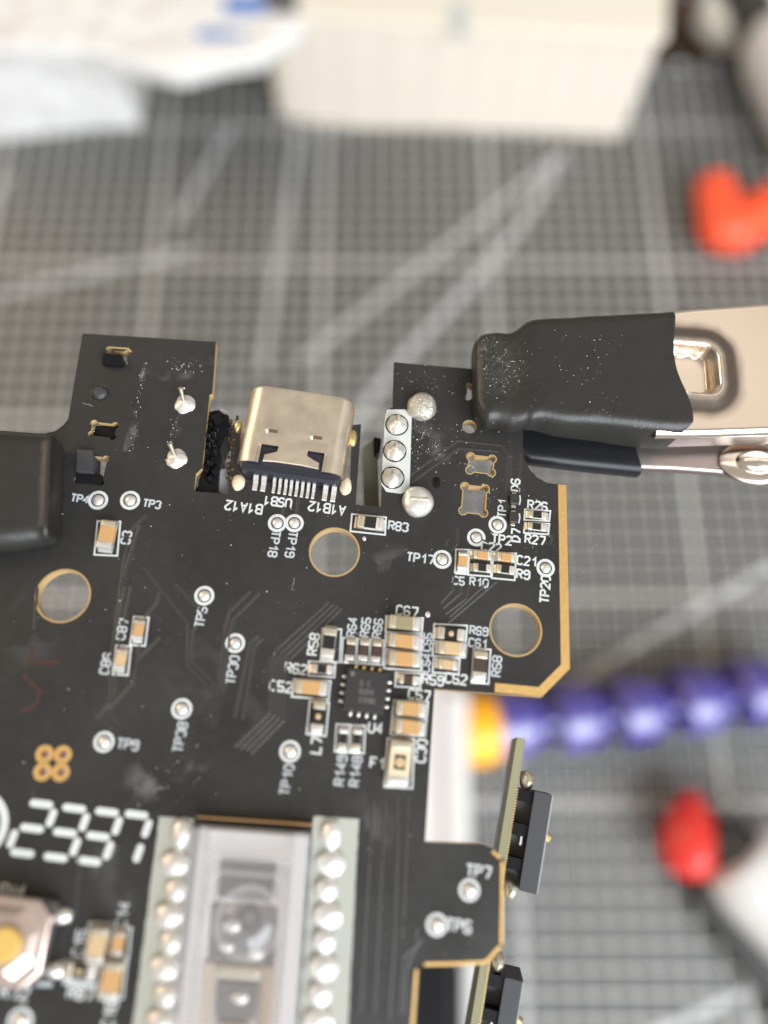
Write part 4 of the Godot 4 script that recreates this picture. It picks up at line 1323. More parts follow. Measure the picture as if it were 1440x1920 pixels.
func lens_module(b: Node) -> void:
	# optical sensor: two rows of soldered pads on white print, a clear lens housing between
	var m := node(b, "optical_sensor")
	for q in [[Vector2(-15.07, 24.14), Vector2(-12.57, 24.17), Vector2(-12.30, 39.58), Vector2(-15.05, 39.51)], [Vector2(-3.96, 23.59), Vector2(-0.63, 23.65), Vector2(-0.59, 39.21), Vector2(-3.89, 39.19)]]:
		var s := Sh.new()
		var jag := []
		for i in 4:
			for k in 40: jag.append(q[i].lerp(q[(i + 1) % 4], k / 40.0) + Vector2(rng.randf_range(-0.035, 0.035), rng.randf_range(-0.03, 0.03)))
		block(s, jag, 0.0, 0.03)
		part(m, "printed_panel", s, M.white_print, 0.0)
	var k := 0
	for q in [[Vector2(-13.32, 25.21), 0], [Vector2(-13.48, 27.20), 1], [Vector2(-13.18, 28.91), 2], [Vector2(-13.46, 30.52), 1], [Vector2(-13.13, 32.18), 2], [Vector2(-13.32, 33.76), 1], [Vector2(-13.03, 35.42), 2], [Vector2(-13.14, 37.01), 1], [Vector2(-2.59, 24.76), 0], [Vector2(-2.49, 26.68), 1], [Vector2(-2.67, 28.40), 2], [Vector2(-2.43, 30.08), 1], [Vector2(-2.58, 31.67), 2], [Vector2(-2.50, 33.29), 1], [Vector2(-2.63, 34.92), 2], [Vector2(-2.58, 36.59), 1]]:
		var s := Sh.new()
		var sq: Vector2 = [Vector2(0.74, 1.10), Vector2(1.08, 0.90), Vector2(0.84, 0.84)][q[1]]
		lathe(s, up(q[0], 0.03), dome(1.0, 0.50 + 0.14 * rng.randf(), 8), 24, sq, 0.09)
		part(m, "solder_joint", s, M.pale_solder, 60.0)
		k += 1
	# package under the lens
	var h := 2.9
	var A := Vector2(-11.96, 24.49)
	var B := Vector2(-4.25, 24.67)
	var dirz := (Vector2(-11.96, 36.41) - A).normalized()
	var C := B + dirz * 26.0
	var D := A + dirz * 26.0
	var s := Sh.new()
	block(s, [A, B, C, D], 0.03, 0.55, 0.06)
	part(m, "package", s, M.sensor_light)
	var ax := (B - A).normalized()
	var mid := (A + B) / 2.0
	# lead frame seen through the window
	for e in [[-3.2, 3.0, 0.2, 1.7, 0.20, 0], [-2.1, 1.8, 2.1, 4.6, 0.24, 1], [-2.4, 2.3, 5.0, 8.4, 0.16, 2], [-2.5, -1.7, 8.6, 24.0, 0.32, 3], [1.5, 2.3, 8.6, 24.0, 0.32, 3], [-1.6, 1.4, 8.7, 9.4, 0.42, 4], [-1.5, 1.3, 9.7, 11.9, 0.22, 1], [-1.2, 0.9, 12.1, 13.3, 0.40, 3], [-1.6, 1.4, 13.6, 14.3, 0.30, 4],
		[-1.4, -0.3, 14.6, 15.9, 0.5, 4], [0.1, 1.3, 14.5, 15.8, 0.42, 3], [-1.6, 1.4, 16.3, 18.5, 0.25, 1], [-1.0, 1.1, 18.8, 20.2, 0.42, 4]]:
		s = Sh.new()
		block(s, quad4(mid + ax * e[0] + dirz * e[2], mid + ax * e[1] + dirz * e[2], mid + ax * (e[1] - 0.1) + dirz * e[3], mid + ax * (e[0] + 0.08) + dirz * e[3], 0.22), 0.55, 0.55 + e[4], 0.08, 2)
		part(m, "lead_frame", s, [M.sensor_light, M.sensor_grey, M.sensor_grey, M.sensor_tan, M.tin][e[5]])
	for e in [[-0.9, 6.3, 0.55], [0.9, 7.9, 0.5], [-1.1, 7.6, 0.42], [0.1, 10.6, 0.5], [-0.8, 15.2, 0.4], [0.7, 15.0, 0.4], [0.2, 12.7, 0.35], [1.0, 17.2, 0.4]]:
		s = Sh.new()
		lathe(s, up(mid + ax * e[0] + dirz * e[1], 0.74), dome(e[2], e[2] * 0.6, 6), 16, Vector2(1.2, 0.8), 0.12)
		part(m, "glint_dot", s, M.pale_solder, 60.0)  # pale domes added as white glints inside the clear housing
	# clear housing: walls, floor of the recess, rim
	var wall := 1.15
	var lw := A.distance_to(B) + 0.5
	var y0 := 0.56
	for e in [[0.0, wall, 0.0, 26.0, h], [lw - wall, lw, 0.0, 26.0, h], [wall + 0.01, lw - wall - 0.01, 0.0, 1.9, h - 0.05]]:
		s = Sh.new()
		var o := A - ax * 0.25
		block(s, [o + ax * e[0] + dirz * e[2], o + ax * e[1] + dirz * e[2], o + ax * e[1] + dirz * e[3], o + ax * e[0] + dirz * e[3]], y0, e[4], 0.18, 2)
		part(m, "housing_wall", s, M.milky_plastic)
	s = Sh.new()
	var o2 := A - ax * 0.25
	block(s, quad4(o2 + ax * (wall + 0.03) + dirz * 1.95, o2 + ax * (lw - wall - 0.03) + dirz * 1.95, o2 + ax * (lw - wall - 0.03) + dirz * 26.0, o2 + ax * (wall + 0.03) + dirz * 26.0, 0.3), 1.35, 1.8, 0.1, 2)
	part(m, "housing_window", s, M.clear_plastic)
	var rim := []
	for q in quad4(o2 + ax * (wall + 0.5) + dirz * 2.8, o2 + ax * (lw - wall - 0.5) + dirz * 2.8, o2 + ax * (lw - wall - 0.5) + dirz * 25.0, o2 + ax * (wall + 0.5) + dirz * 25.0, 0.8): rim.append(q)
	s = Sh.new()
	ribbon(s, rim, 0.35, 1.8, 2.1, true, 0.2)
	part(m, "housing_rim", s, M.milky_plastic)
	var lc := Vector2(-7.78, 30.37)
	s = Sh.new()
	lathe(s, up(lc, 1.81), dome(2.0, 0.9, 9), 36)
	part(m, "lens", s, M.clear_plastic, 60.0)
	s = Sh.new()
	ring(s, lc, 2.0, 2.35, 1.8, 2.05, 40)
	part(m, "lens_collar", s, M.milky_plastic)
	s = Sh.new()
	lathe(s, up(Vector2(-7.86, 30.38), 0.55), [Vector2(0.9, 0.0), Vector2(0.85, 0.2), Vector2(0.4, 0.22), Vector2(0.38, 0.05), Vector2(0.02, 0.04)], 24)
	part(m, "aperture", s, M.switch_base)
	# amber strip painting the orange glint along the upper end of the housing
	s = Sh.new()
	block(s, [Vector2(-12.28, 23.94), Vector2(-3.98, 24.09), Vector2(-3.97, 24.20), Vector2(-12.31, 24.05)], 0.03, 0.7, 0.05)
	part(m, "glint_strip", s, M.cap_tan)


func tactile_switch(b: Node) -> void:
	var t := node(b, "tactile_switch", up(Vector2(-24.07, 32.22)), -0.06)
	var s := Sh.new()
	block(s, rrect(5.7, 5.2, 0.3, 2), 0.03, 0.9, 0.1)
	part(t, "base", s, M.switch_base)
	var oct := func(w: float, d: float, c: float) -> Array: return [Vector2(w / 2, -d / 2 + c), Vector2(w / 2 - c, -d / 2), Vector2(-w / 2 + c, -d / 2), Vector2(-w / 2, -d / 2 + c), Vector2(-w / 2, d / 2 - c), Vector2(-w / 2 + c, d / 2), Vector2(w / 2 - c, d / 2), Vector2(w / 2, d / 2 - c)]
	s = Sh.new()
	loft(s, [lift(oct.call(5.8, 5.3, 1.0), 0.9), lift(oct.call(5.8, 5.3, 1.0), 1.5), lift(oct.call(5.5, 5.0, 1.0), 1.6), lift(oct.call(4.8, 4.3, 1.1), 1.62), lift(oct.call(4.6, 4.1, 1.2), 1.75), lift(oct.call(3.9, 3.4, 1.2), 2.1), lift(oct.call(3.7, 3.2, 1.2), 2.12)])
	part(t, "cover", s, M.switch_metal, 25.0)
	s = Sh.new()
	lathe(s, Vector3(0.5, 2.1, 0), [Vector2(1.1, 0.0), Vector2(1.1, 0.35), Vector2(1.0, 0.45), Vector2(0.02, 0.47)], 32)
	part(t, "button", s, M.button_yellow)
	for q in [Vector2(-20.88, 30.82), Vector2(-20.74, 34.17)]:
		s = Sh.new()
		lathe(s, up(q), dome(1.0, 0.5, 6), 18, Vector2(0.8, 0.55), 0.08)
		part(b, "switch_joint", s, M.solder, 60.0)
	for l in [[Vector2(-23.07, 30.04), Vector2(-21.40, 30.17)], [Vector2(-25.34, 35.10), Vector2(-20.80, 35.07)], [Vector2(-20.11, 34.91), Vector2(-17.51, 35.01)]]:
		s = Sh.new()
		ribbon(s, l, 0.28, 0.0, 0.024)
		part(b, "printed_line", s, M.silk_dim, 0.0)


func markings(b: Node) -> void:
	var list := [
		["TP4", Vector2(-24.65, 0.57), 0.72, -4.0], ["TP3", Vector2(-18.87, 0.62), 0.72, -4.0], ["C3", Vector2(-20.49, 3.56), 0.82, 86.0], ["R83", Vector2(1.24, 1.15), 0.82, -4.0], ["TP18", Vector2(-8.72, 3.31), 0.80, -94.0], ["TP19", Vector2(-7.35, 3.26), 0.80, -94.0],
		["TP5", Vector2(-13.83, 9.55), 0.80, 86.0], ["TP30", Vector2(-10.96, 13.45), 0.80, 86.0], ["TP38", Vector2(-14.28, 18.57), 0.80, 86.0], ["TP9", Vector2(-18.04, 19.30), 0.80, -4.0], ["TP10", Vector2(-6.12, 21.18), 0.80, 84.0], ["TP17", Vector2(3.14, 3.73), 0.82, -4.0], ["TP2", Vector2(9.82, 1.71), 0.86, -4.0],
		["TP1", Vector2(9.84, -1.00), 0.80, 86.0], ["TP20", Vector2(13.37, 5.64), 0.84, 86.0], ["R26", Vector2(12.81, -1.44), 0.84, -4.0], ["R27", Vector2(12.57, 1.53), 0.84, -4.0], ["D6", Vector2(10.92, -3.15), 0.84, 86.0], ["D7", Vector2(10.97, 1.27), 0.84, 86.0], ["C22", Vector2(8.94, 2.41), 0.82, -4.0],
		["C21", Vector2(11.89, 3.38), 0.84, -4.0], ["R9", Vector2(11.58, 4.52), 0.84, -4.0], ["C5", Vector2(6.32, 5.38), 0.74, -4.0], ["R10", Vector2(7.97, 5.41), 0.76, -4.0], ["C67", Vector2(2.24, 8.10), 0.86, -4.0], ["R69", Vector2(8.03, 9.33), 0.74, -4.0], ["C61", Vector2(7.96, 10.30), 0.74, -4.0], ["C62", Vector2(6.29, 13.16), 0.86, -4.0], ["R59", Vector2(4.50, 13.34), 0.84, -4.0],
		["C65", Vector2(3.94, 10.45), 0.72, 86.0], ["C64", Vector2(3.92, 12.07), 0.72, 86.0], ["R68", Vector2(9.46, 12.00), 0.80, 86.0], ["R58", Vector2(-4.93, 11.14), 0.84, 86.0], ["R64", Vector2(-2.03, 9.63), 0.76, 86.0], ["R65", Vector2(-0.98, 9.57), 0.76, 86.0], ["R66", Vector2(-0.01, 9.60), 0.76, 86.0], ["R62", Vector2(-6.13, 13.09), 0.84, -4.0], ["C52", Vector2(-7.16, 14.48), 0.86, -4.0],
		["L7", Vector2(-4.14, 18.66), 0.90, 86.0], ["R149", Vector2(-2.19, 20.31), 0.80, 86.0], ["R148", Vector2(-1.07, 20.33), 0.80, 86.0], ["U4", Vector2(0.23, 17.16), 0.84, -4.0], ["C57", Vector2(3.46, 14.53), 0.84, -4.0], ["F1", Vector2(0.53, 19.69), 0.86, -4.0], ["C30", Vector2(3.78, 18.64), 0.84, 86.0],
		["C87", Vector2(-19.73, 10.86), 0.80, 86.0], ["C86", Vector2(-20.54, 13.51), 0.80, 86.0], ["TP7", Vector2(8.25, 26.78), 0.90, -4.0], ["TP6", Vector2(6.89, 30.38), 0.90, -4.0], ["SW4", Vector2(-24.57, 29.46), 0.90, -4.0], ["R72", Vector2(-23.19, 35.60), 0.95, -4.0], ["R87", Vector2(-18.83, 35.50), 0.85, -4.0], ["C14", Vector2(-16.73, 30.62), 0.80, 86.0], ["C15", Vector2(-19.36, 32.49), 0.84, 86.0], ["C16", Vector2(-16.68, 36.69), 0.84, 86.0],
		["A1B12", Vector2(-4.70, 0.00), 0.90, 176.0], ["USB1", Vector2(-8.75, -0.27), 0.84, 176.0], ["B1A12", Vector2(-11.47, 0.38), 0.90, 176.0]]
	for e in list: text(b, e[0], e[1], e[2], e[3], M.silk if e[2] > 0.83 else M.silk_dim, 0.15 if e[2] > 0.8 else 0.13)
	# date code in bar digits, slanted
	var at := [Vector2(-23.93, 25.34), Vector2(-21.57, 25.52), Vector2(-19.21, 25.66), Vector2(-17.08, 25.74)]
	for i in 4:
		var sh := Sh.new()
		var segs: Array = [[[0, 6, 4, 6], [4, 6, 4, 3], [0, 3, 4, 3], [0, 3, 0, 0], [0, 0, 4, 0]], [[0, 6, 4, 6], [4, 6, 4, 3], [0, 3, 4, 3], [4, 3, 4, 0], [0, 0, 4, 0]], [[0, 6, 4, 6], [4, 6, 4, 3], [0, 3, 4, 3], [4, 3, 4, 0], [0, 0, 4, 0]], [[0, 6, 4, 6], [4, 6, 4, 3], [4, 3, 4, 0]]][i]
		for g in segs:
			var a := Vector2(g[0] - 2.0 + (g[1] - 3.0) * 0.16, -(g[1] - 3.0) * 1.05)
			var c := Vector2(g[2] - 2.0 + (g[3] - 3.0) * 0.16, -(g[3] - 3.0) * 1.05)
			var d := (c - a).normalized()
			var e := [a + d * 0.42, a + d * 0.78, c - d * 0.78, c - d * 0.42]
			var w := [0.25, 0.5, 0.5, 0.25]
			var ringp := []
			for k in 4: ringp.append(e[k] + Vector2(d.y, -d.x) * w[k])
			for k in [3, 2, 1, 0]: ringp.append(e[k] - Vector2(d.y, -d.x) * w[k])
			var pts := []
			for p in ringp: pts.append((p * 0.53).rotated(0.07) + at[i])
			block(sh, pts, 0.0, 0.024)
		part(b, "date_digit", sh, M.silk, 0.0)
	var s := Sh.new()
	ring(s, Vector2(-28.06, 25.32), 1.9, 2.45, 0.0, 0.024, 40)
	part(b, "printed_ring", s, M.silk, 0.0)
	# hand-drawn pen mark, brownish
	for q in [[Vector2(-26.18, 12.63), Vector2(-26.19, 13.67), Vector2(-25.26, 13.74), Vector2(-24.02, 13.55)], [Vector2(-26.61, 14.65), Vector2(-25.86, 15.24), Vector2(-25.12, 15.83), Vector2(-25.14, 16.61), Vector2(-25.63, 17.18), Vector2(-26.27, 17.29)]]:
		s = Sh.new()
		ribbon(s, q, 0.32, 0.0, 0.006)
		part(b, "pen_mark", s, M.pen_mark, 0.0)


func dust(b: Node) -> void:
	var s := Sh.new()
	var spots := [[Vector2(2.38, -6.83), Vector2(2.6, 2.6), 150], [Vector2(2.65, -11.87), Vector2(3.0, 1.6), 60], [Vector2(6.07, -5.64), Vector2(4.0, 2.4), 60], [Vector2(-17.85, -11.75), Vector2(2.0, 1.0), 40], [Vector2(-21.26, -7.97), Vector2(0.4, 5.0), 60], [Vector2(-18.05, -5.29), Vector2(0.25, 2.4), 40], [Vector2(12.89, 0.50), Vector2(2.0, 3.0), 40],
		[Vector2(-4.78, 6.56), Vector2(16.0, 14.0), 150], [Vector2(-14.27, 21.14), Vector2(4.0, 3.0), 60], [Vector2(2.88, 25.81), Vector2(4.0, 9.0), 40], [Vector2(-21.42, 7.61), Vector2(6.0, 12.0), 60], [Vector2(9.30, -2.04), Vector2(4.0, 6.0), 60]]
	for q in spots:
		for k in q[2]:
			var p: Vector2 = q[0] + Vector2(rng.randfn(0, 0.5), rng.randfn(0, 0.5)) * q[1]
			var r := 0.018 + 0.05 * pow(rng.randf(), 3.0)
			var a := rng.randf() * TAU
			var h := 0.05 + r * 0.8
			var u := Vector2.from_angle(a) * r
			var v := Vector2.from_angle(a + 2.0) * r * (0.6 + rng.randf())
			var w := Vector2.from_angle(a + 4.1) * r
			s.tri(up(p + w, 0.028), up(p + v, 0.028), up(p, h))
			s.tri(up(p + v, 0.028), up(p + u, 0.028), up(p, h))
			s.tri(up(p + u, 0.028), up(p + w, 0.028), up(p, h))
	for k in 8:
		var p: Vector2 = [Vector2(-13.30, -7.60), Vector2(-15.38, 21.57), Vector2(3.35, -5.44), Vector2(-6.50, 6.24), Vector2(7.93, -3.37), Vector2(-26.00, -7.60), Vector2(13.11, 0.95), Vector2(-17.06, 28.42)][k % 8] + Vector2(rng.randfn(0, 0.9), rng.randfn(0, 1.2))
		var dir := rng.randf() * TAU
		var pts := []
		var rad := []
		for i in 7:
			pts.append(up(p, 0.05 + 0.10 * rng.randf()))
			rad.append(0.008)
			dir += rng.randfn(0, 0.5)
			p += Vector2.from_angle(dir) * 0.17
		tube(s, pts, rad, 5)
	var o := part(b, "dust", s, M.dust, 0.0)
	o.set_meta("kind", "stuff")


# ---------------------------------------------------------------- the small board standing at the right
func daughter_board() -> void:
	var t := thing("daughter_board", "small olive circuit board standing on edge beside the black board's right tab", "circuit board")
	var X := Vector3(0.99702661, -0.05758446, 0.05120511)
	var Y := Vector3(0.05767214, 0.99833555, -0.00023528)
	t.transform = Transform3D(Basis(X, Y, X.cross(Y)), Vector3(0, 135.948, 41.5636) * S)
	# its own line: from the far end towards the viewer, sinking below the black board
	var A := up(Vector2(12.22, 17.24), -3.6)
	var B := up(Vector2(9.58, 40.66), -9.5)
	var d := (B - A).normalized()
	var dn := Vector3(0.165, -1, 0)
	var sx := d.cross(dn).normalized()
	if sx.x < 0: sx = -sx
	var L := A.distance_to(B)
	var slab_on := func(a0: float, a1: float, x0: float, x1: float, y0: float, y1: float) -> Sh:
		var s := Sh.new()
		var c := []
		for q in [[a0, x0, y0], [a1, x0, y0], [a1, x1, y0], [a0, x1, y0], [a0, x0, y1], [a1, x0, y1], [a1, x1, y1], [a0, x1, y1]]:
			c.append(A + d * q[0] + sx * q[1] - dn * q[2])
		s.quad(c[4], c[5], c[6], c[7]); s.quad(c[3], c[2], c[1], c[0]); s.quad(c[0], c[1], c[5], c[4]); s.quad(c[2], c[3], c[7], c[6]); s.quad(c[1], c[2], c[6], c[5]); s.quad(c[3], c[0], c[4], c[7])
		return s
	part(t, "laminate", slab_on.call(0.0, L + 2.0, -0.33, 0.33, -9.0, 0.0), M.board_olive, 0.0)
	part(t, "mask_face", slab_on.call(0.15, L + 2.0, 0.33, 0.4, -9.0, -0.06), M.side_mask, 0.0)
	for k in 90:     # bright copper stubs along the cut edge
		part(t, "edge_stub", slab_on.call(4.0 + k * 0.22, 4.1 + k * 0.22, 0.28, 0.45, -0.3, 0.03), M.gold_tin, 0.0)
	for q in [[3.0, 0], [17.6, 1]]:
		var z: float = q[0]
		var c := node(t, "connector")
		part(c, "housing", slab_on.call(z + 0.9, z + 8.7, 1.7, 3.1, -4.0, 0.35), M.plastic_matte, 0.0)
		for k in 3:
			part(c, "rib", slab_on.call(z + 0.95 + k * 2.7, z + 1.9 + k * 2.7, 0.45, 1.7, -4.0, 0.05), M.plastic_black, 0.0)
		part(c, "shelf", slab_on.call(z + 1.0, z + 8.6, 0.45, 1.7, -4.2, -1.4), M.side_mask, 0.0)
		part(c, "contact", slab_on.call(z + 4.4, z + 5.3, 1.2, 1.35, -1.5, -0.1), M.pale_tin, 0.0)
		part(c, "edge_face", slab_on.call(z + 0.92, z + 8.68, 3.1, 3.16, -4.0, 0.33), M.silk_dim, 0.0)
		for e in [[z + 0.2, 1.0], [z + 8.9, 1.1]]:
			var s := Sh.new()
			lathe(s, A + d * e[0] + sx * e[1] - dn * -0.9, dome(0.75, 0.7, 6), 16, Vector2(0.8, 1.1), 0.15)
			part(c, "solder_joint", s, M.tin, 60.0)
		var s2 := Sh.new()
		var e2 := A + d * (z + 4.2) + sx * 3.1 - dn * -1.2
		tube(s2, [e2, e2 + sx * 0.5 + d * 0.2], [0.4, 0.35], 10)
		part(c, "pin", s2, M.gold_tin)


# ---------------------------------------------------------------- the two clips
func section(x: float, z0: float, z1: float, y0: float, y1: float, r: float, lean = null) -> PackedVector3Array:   # rounded cross-section at x, outline counter-clockwise seen from +x
	var o := PackedVector3Array()
	var rz := minf(r, (z1 - z0) * 0.49)
	var ry := minf(r, (y1 - y0) * 0.49)
	for k in 4:
		var cz: float = [z0 + rz, z1 - rz, z1 - rz, z0 + rz][k]
		var cy: float = [y0 + ry, y0 + ry, y1 - ry, y1 - ry][k]
		for i in 7:
			var t := PI / 2 * (k + i / 6.0)
			o.append(Vector3(x, cy - sin(t) * ry, cz - cos(t) * rz))
		if k % 2 == 0:
			for i in range(1, 36):
				var f := i / 36.0
				o.append(Vector3(x, y0 if k == 0 else y1, lerpf(z0 + rz, z1 - rz, f if k == 0 else 1.0 - f)))
	if lean != null:
		for i in o.size(): o[i].x += lean.call(o[i].z)
	return o


func sweep(sh: Sh, rings: Array) -> void:
	for k in rings.size() - 1:
		var a: PackedVector3Array = rings[k]
		var b: PackedVector3Array = rings[k + 1]
		for i in a.size():
			var j := (i + 1) % a.size()
			sh.quad(a[i], a[j], b[j], b[i])
	fan(sh, rings[0], false)
	fan(sh, rings[-1], true)


func flip_check(sh: Sh) -> void:    # turn the shape right side out, if its volume is negative
	var vol := 0.0
	for i in range(0, sh.v.size(), 3):
		vol += sh.v[i].dot(sh.v[i + 2].cross(sh.v[i + 1]))
	if vol < 0.0:
		for i in range(0, sh.v.size(), 3):
			var t := sh.v[i + 1]
			sh.v[i + 1] = sh.v[i + 2]
			sh.v[i + 2] = t


func worn_sweep(s: Sh, rings: Array, scuff: Vector2) -> void:   # a sleeve with a slightly uneven skin, rubbed grey near one spot
	var nz := FastNoiseLite.new()
	nz.seed = 17
	nz.frequency = 0.35
	nz.fractal_octaves = 3
	var fine := FastNoiseLite.new()
	fine.seed = 23
	fine.frequency = 1.3
	fine.fractal_octaves = 3
	var many := []
	for k in rings.size() - 1:
		var n := 7 if k < rings.size() - 2 else 1
		for i in n:
			var r := PackedVector3Array()
			for j in rings[k].size():
				r.append(rings[k][j].cubic_interpolate(rings[k + 1][j], rings[maxi(k - 1, 0)][j], rings[mini(k + 2, rings.size() - 1)][j], float(i) / n))
			many.append(r)
	many.append(rings[-1].duplicate())
	var warm := Color(0.88, 0.88, 0.88)
	for r in many:
		for j in r.size():
			var p: Vector3 = r[j]
			var rub := exp(-(Vector2(p.x, p.z) - scuff).length_squared() / 2.2) + 0.9 * exp(-(Vector2(p.x, p.z) - scuff - Vector2(-0.9, -2.1)).length_squared() / 0.7)
			if p.y < 1.8: rub = 0.0
			p.y += 0.045 * nz.get_noise_3dv(p) + rub * 0.12 * fine.get_noise_3dv(p * 1.4)
			p.z += 0.03 * nz.get_noise_3dv(p + Vector3(30, 0, 0))
			r[j] = p
			var c := clampf(rub * (0.55 + 1.6 * fine.get_noise_3dv(p * 1.6)), 0.0, 1.0)
			s.shade[Vector3i((p * 2000.0).round())] = Color(0.6, 0.6, 0.6).lerp(Color(6.5, 6.2, 5.6), c)
	sweep(s, many)
	flip_check(s)


func right_clip() -> void:
	var t := thing("crocodile_clip", "steel crocodile clip with black sleeved jaws gripping the board's top right corner", "clip", "crocodile clips holding the board")
	var X := Vector3(0.99702661, -0.05758446, 0.05120511)
	var Y := Vector3(0.05767214, 0.99833555, -0.00023528)
	t.transform = Transform3D(Basis(X, Y, X.cross(Y)), Vector3(0, 135.948, 41.5636) * S)
	# upper sleeve: [far edge, near edge] at a run of stations
	var st := [[Vector2(6.90, -14.50), Vector2(7.07, -10.04), 0.7, 2.2, 0.5], [Vector2(6.91, -15.06), Vector2(7.10, -8.97), 0.45, 2.6, 0.9], [Vector2(7.19, -15.59), Vector2(7.43, -8.08), 0.25, 2.9, 1.1], [Vector2(7.76, -15.94), Vector2(8.00, -7.50), 0.15, 3.1, 1.25], [Vector2(8.67, -16.12), Vector2(8.91, -7.57), 0.12, 3.2, 1.3], [Vector2(9.78, -16.09), Vector2(9.94, -7.37), 0.12, 3.3, 1.3],
		[Vector2(10.52, -16.45), Vector2(10.65, -7.48), 0.2, 3.45, 1.2], [Vector2(11.07, -16.90), Vector2(11.18, -7.67), 0.4, 3.6, 1.1], [Vector2(11.60, -17.14), Vector2(11.68, -7.67), 0.4, 3.7, 1.0], [Vector2(12.41, -17.31), Vector2(12.45, -7.78), 0.1, 3.75, 1.0], [Vector2(14.46, -17.58), Vector2(14.45, -7.60), -0.4, 3.8, 1.0], [Vector2(17.25, -17.98), Vector2(17.11, -7.66), -0.8, 3.85, 1.0], [Vector2(20.49, -18.35), Vector2(20.17, -7.48), -1.0, 3.95, 1.0], [Vector2(22.84, -18.66), Vector2(22.21, -7.39), -1.0, 4.0, 1.0]]
	var zc := (Vector2(23.88, -18.81).y + Vector2(24.26, -7.45).y) / 2.0
	var zh := (Vector2(24.26, -7.45).y - Vector2(23.88, -18.81).y) / 2.0
	var rings := []
	for q in st:
		var sk: float = (q[1].x - q[0].x) / maxf(q[1].y - q[0].y, 0.01)
		var z0: float = q[0].y
		var lean := func(z: float) -> float: return (z - z0) * sk
		rings.append(section(q[0].x, q[0].y, q[1].y, q[2], q[3], q[4], lean))
	var xe := Vector2(23.64, -17.84).x
	var wavy := func(z: float) -> float:
		var u := (z - zc) / zh
		return 0.28 - 0.42 * exp(-pow((u + 0.25) / 0.45, 2.0)) + 0.85 * smoothstep(0.0, 0.75, u) - 0.7 * smoothstep(0.85, 1.0, u)
	rings.append(section(xe, Vector2(23.88, -18.81).y, Vector2(23.46, -7.44).y, -1.0, 4.05, 1.0, wavy))
	rings.append(section(xe + 0.02, Vector2(23.88, -18.81).y + 0.25, Vector2(23.46, -7.44).y - 0.25, -0.8, 3.85, 0.85, wavy))
	var s := Sh.new()
	worn_sweep(s, rings, Vector2(8.58, -12.23))
	part(t, "upper_sleeve", s, M.sleeve, 60.0)
	# scuffed patch on the tip of the sleeve: torn flakes of plastic
	s = Sh.new()
	var nz := FastNoiseLite.new(); nz.seed = 5; nz.frequency = 0.9
	for k in 330:
		var g := Vector2(rng.randfn(0, 1.0) * 1.0, rng.randfn(0, 1.0) * 0.85)
		var p: Vector2 = Vector2(8.92, -12.11) + g
		if k % 3 == 0: p = Vector2(7.92, -14.39) + Vector2(rng.randfn(0, 0.55), rng.randfn(0, 0.5))
		if nz.get_noise_2d(p.x * 2.0, p.y * 2.0) < -0.2 or p.x < Vector2(7.37, -14.34).x: continue
		var yy := 2.9 + 0.2 * smoothstep(Vector2(7.09, -14.73).x, Vector2(7.78, -14.78).x, p.x) + 0.2 * clampf((p.x - Vector2(7.78, -14.78).x) / 1.85, 0.0, 1.0) + 0.16 * clampf((p.x - Vector2(9.74, -14.95).x) / 0.75, 0.0, 1.5)
		var a := rng.randf() * TAU
		var r := 0.03 + 0.08 * pow(rng.randf(), 2.0)
		var q := Vector2.from_angle(a) * r * 1.9
		var w := Vector2.from_angle(a + 1.8) * r * 0.7
		var tip := yy + 0.03 + 0.05 * rng.randf()
		for f in [[-q, w], [w, q], [q, -w], [-w, -q]]:
			s.tri(up(p + f[0], yy - 0.05), up(p + f[1], yy - 0.05), up(p, tip))
	for k in 26:
		var p: Vector2 = Vector2(7.01, -14.15).lerp(Vector2(7.23, -15.49), rng.randf()) + Vector2(rng.randfn(0, 0.08), rng.randfn(0, 0.1))
		s.tri(up(p, 2.55), up(p + Vector2(0.14, 0.05), 2.6), up(p + Vector2(0.02, -0.16), 2.7))
	var sc := part(t, "scuff_flakes", s, M.sleeve_worn, 0.0)
	sc.set_meta("kind", "stuff")
	s = Sh.new()
	for k in 150:
		var p: Vector2 = Vector2(15.61, -11.50) + Vector2(rng.randf_range(-8.0, 7.5), rng.randf_range(-4.4, 4.4))
		var yy := 3.94 if p.x > Vector2(13.37, -11.81).x else (3.75 if p.x > Vector2(10.91, -11.61).x else 3.4)
		var r := 0.02 + 0.05 * pow(rng.randf(), 4.0)
		var a := rng.randf() * TAU
		var q := Vector2.from_angle(a) * r
		var w := Vector2.from_angle(a + 2.2) * r
		s.tri(up(p + q, yy - 0.1), up(p + w, yy - 0.1), up(p, yy + r * 0.3))
		s.tri(up(p + w, yy - 0.1), up(p - q - w, yy - 0.1), up(p, yy + r * 0.3))
		s.tri(up(p - q - w, yy - 0.1), up(p + q, yy - 0.1), up(p, yy + r * 0.3))
	var du := part(t, "sleeve_dust", s, M.dust, 0.0)
	du.set_meta("kind", "stuff")
	s = Sh.new()
	lathe(s, up(Vector2(23.02, -15.76), 3.86), dome(0.24, 0.16, 5), 14, Vector2(1.2, 0.9), 0.2)
	part(t, "resin_drop", s, M.pale_tin, 60.0)

	# steel channel of the upper jaw: top plate with its pressed slot, and the folded side
	var hy := 3.45
	var x0 := Vector2(21.88, -12.68).x
	var outer := [Vector2(x0, Vector2(22.88, -18.29).y), Vector2(25.74, -18.90), Vector2(29.10, -19.46), Vector2(32.48, -20.02), Vector2(40.32, -21.19), Vector2(38.75, -9.39), Vector2(31.36, -8.58), Vector2(28.16, -8.24), Vector2(24.99, -7.91), Vector2(x0, Vector2(22.29, -7.65).y)]
	var slot := []
	var sa := Vector2(22.24, -15.03)
	var sb := Vector2(27.27, -15.45)
	var sc2 := Vector2(26.90, -11.80)
	var sd := Vector2(22.03, -11.11)
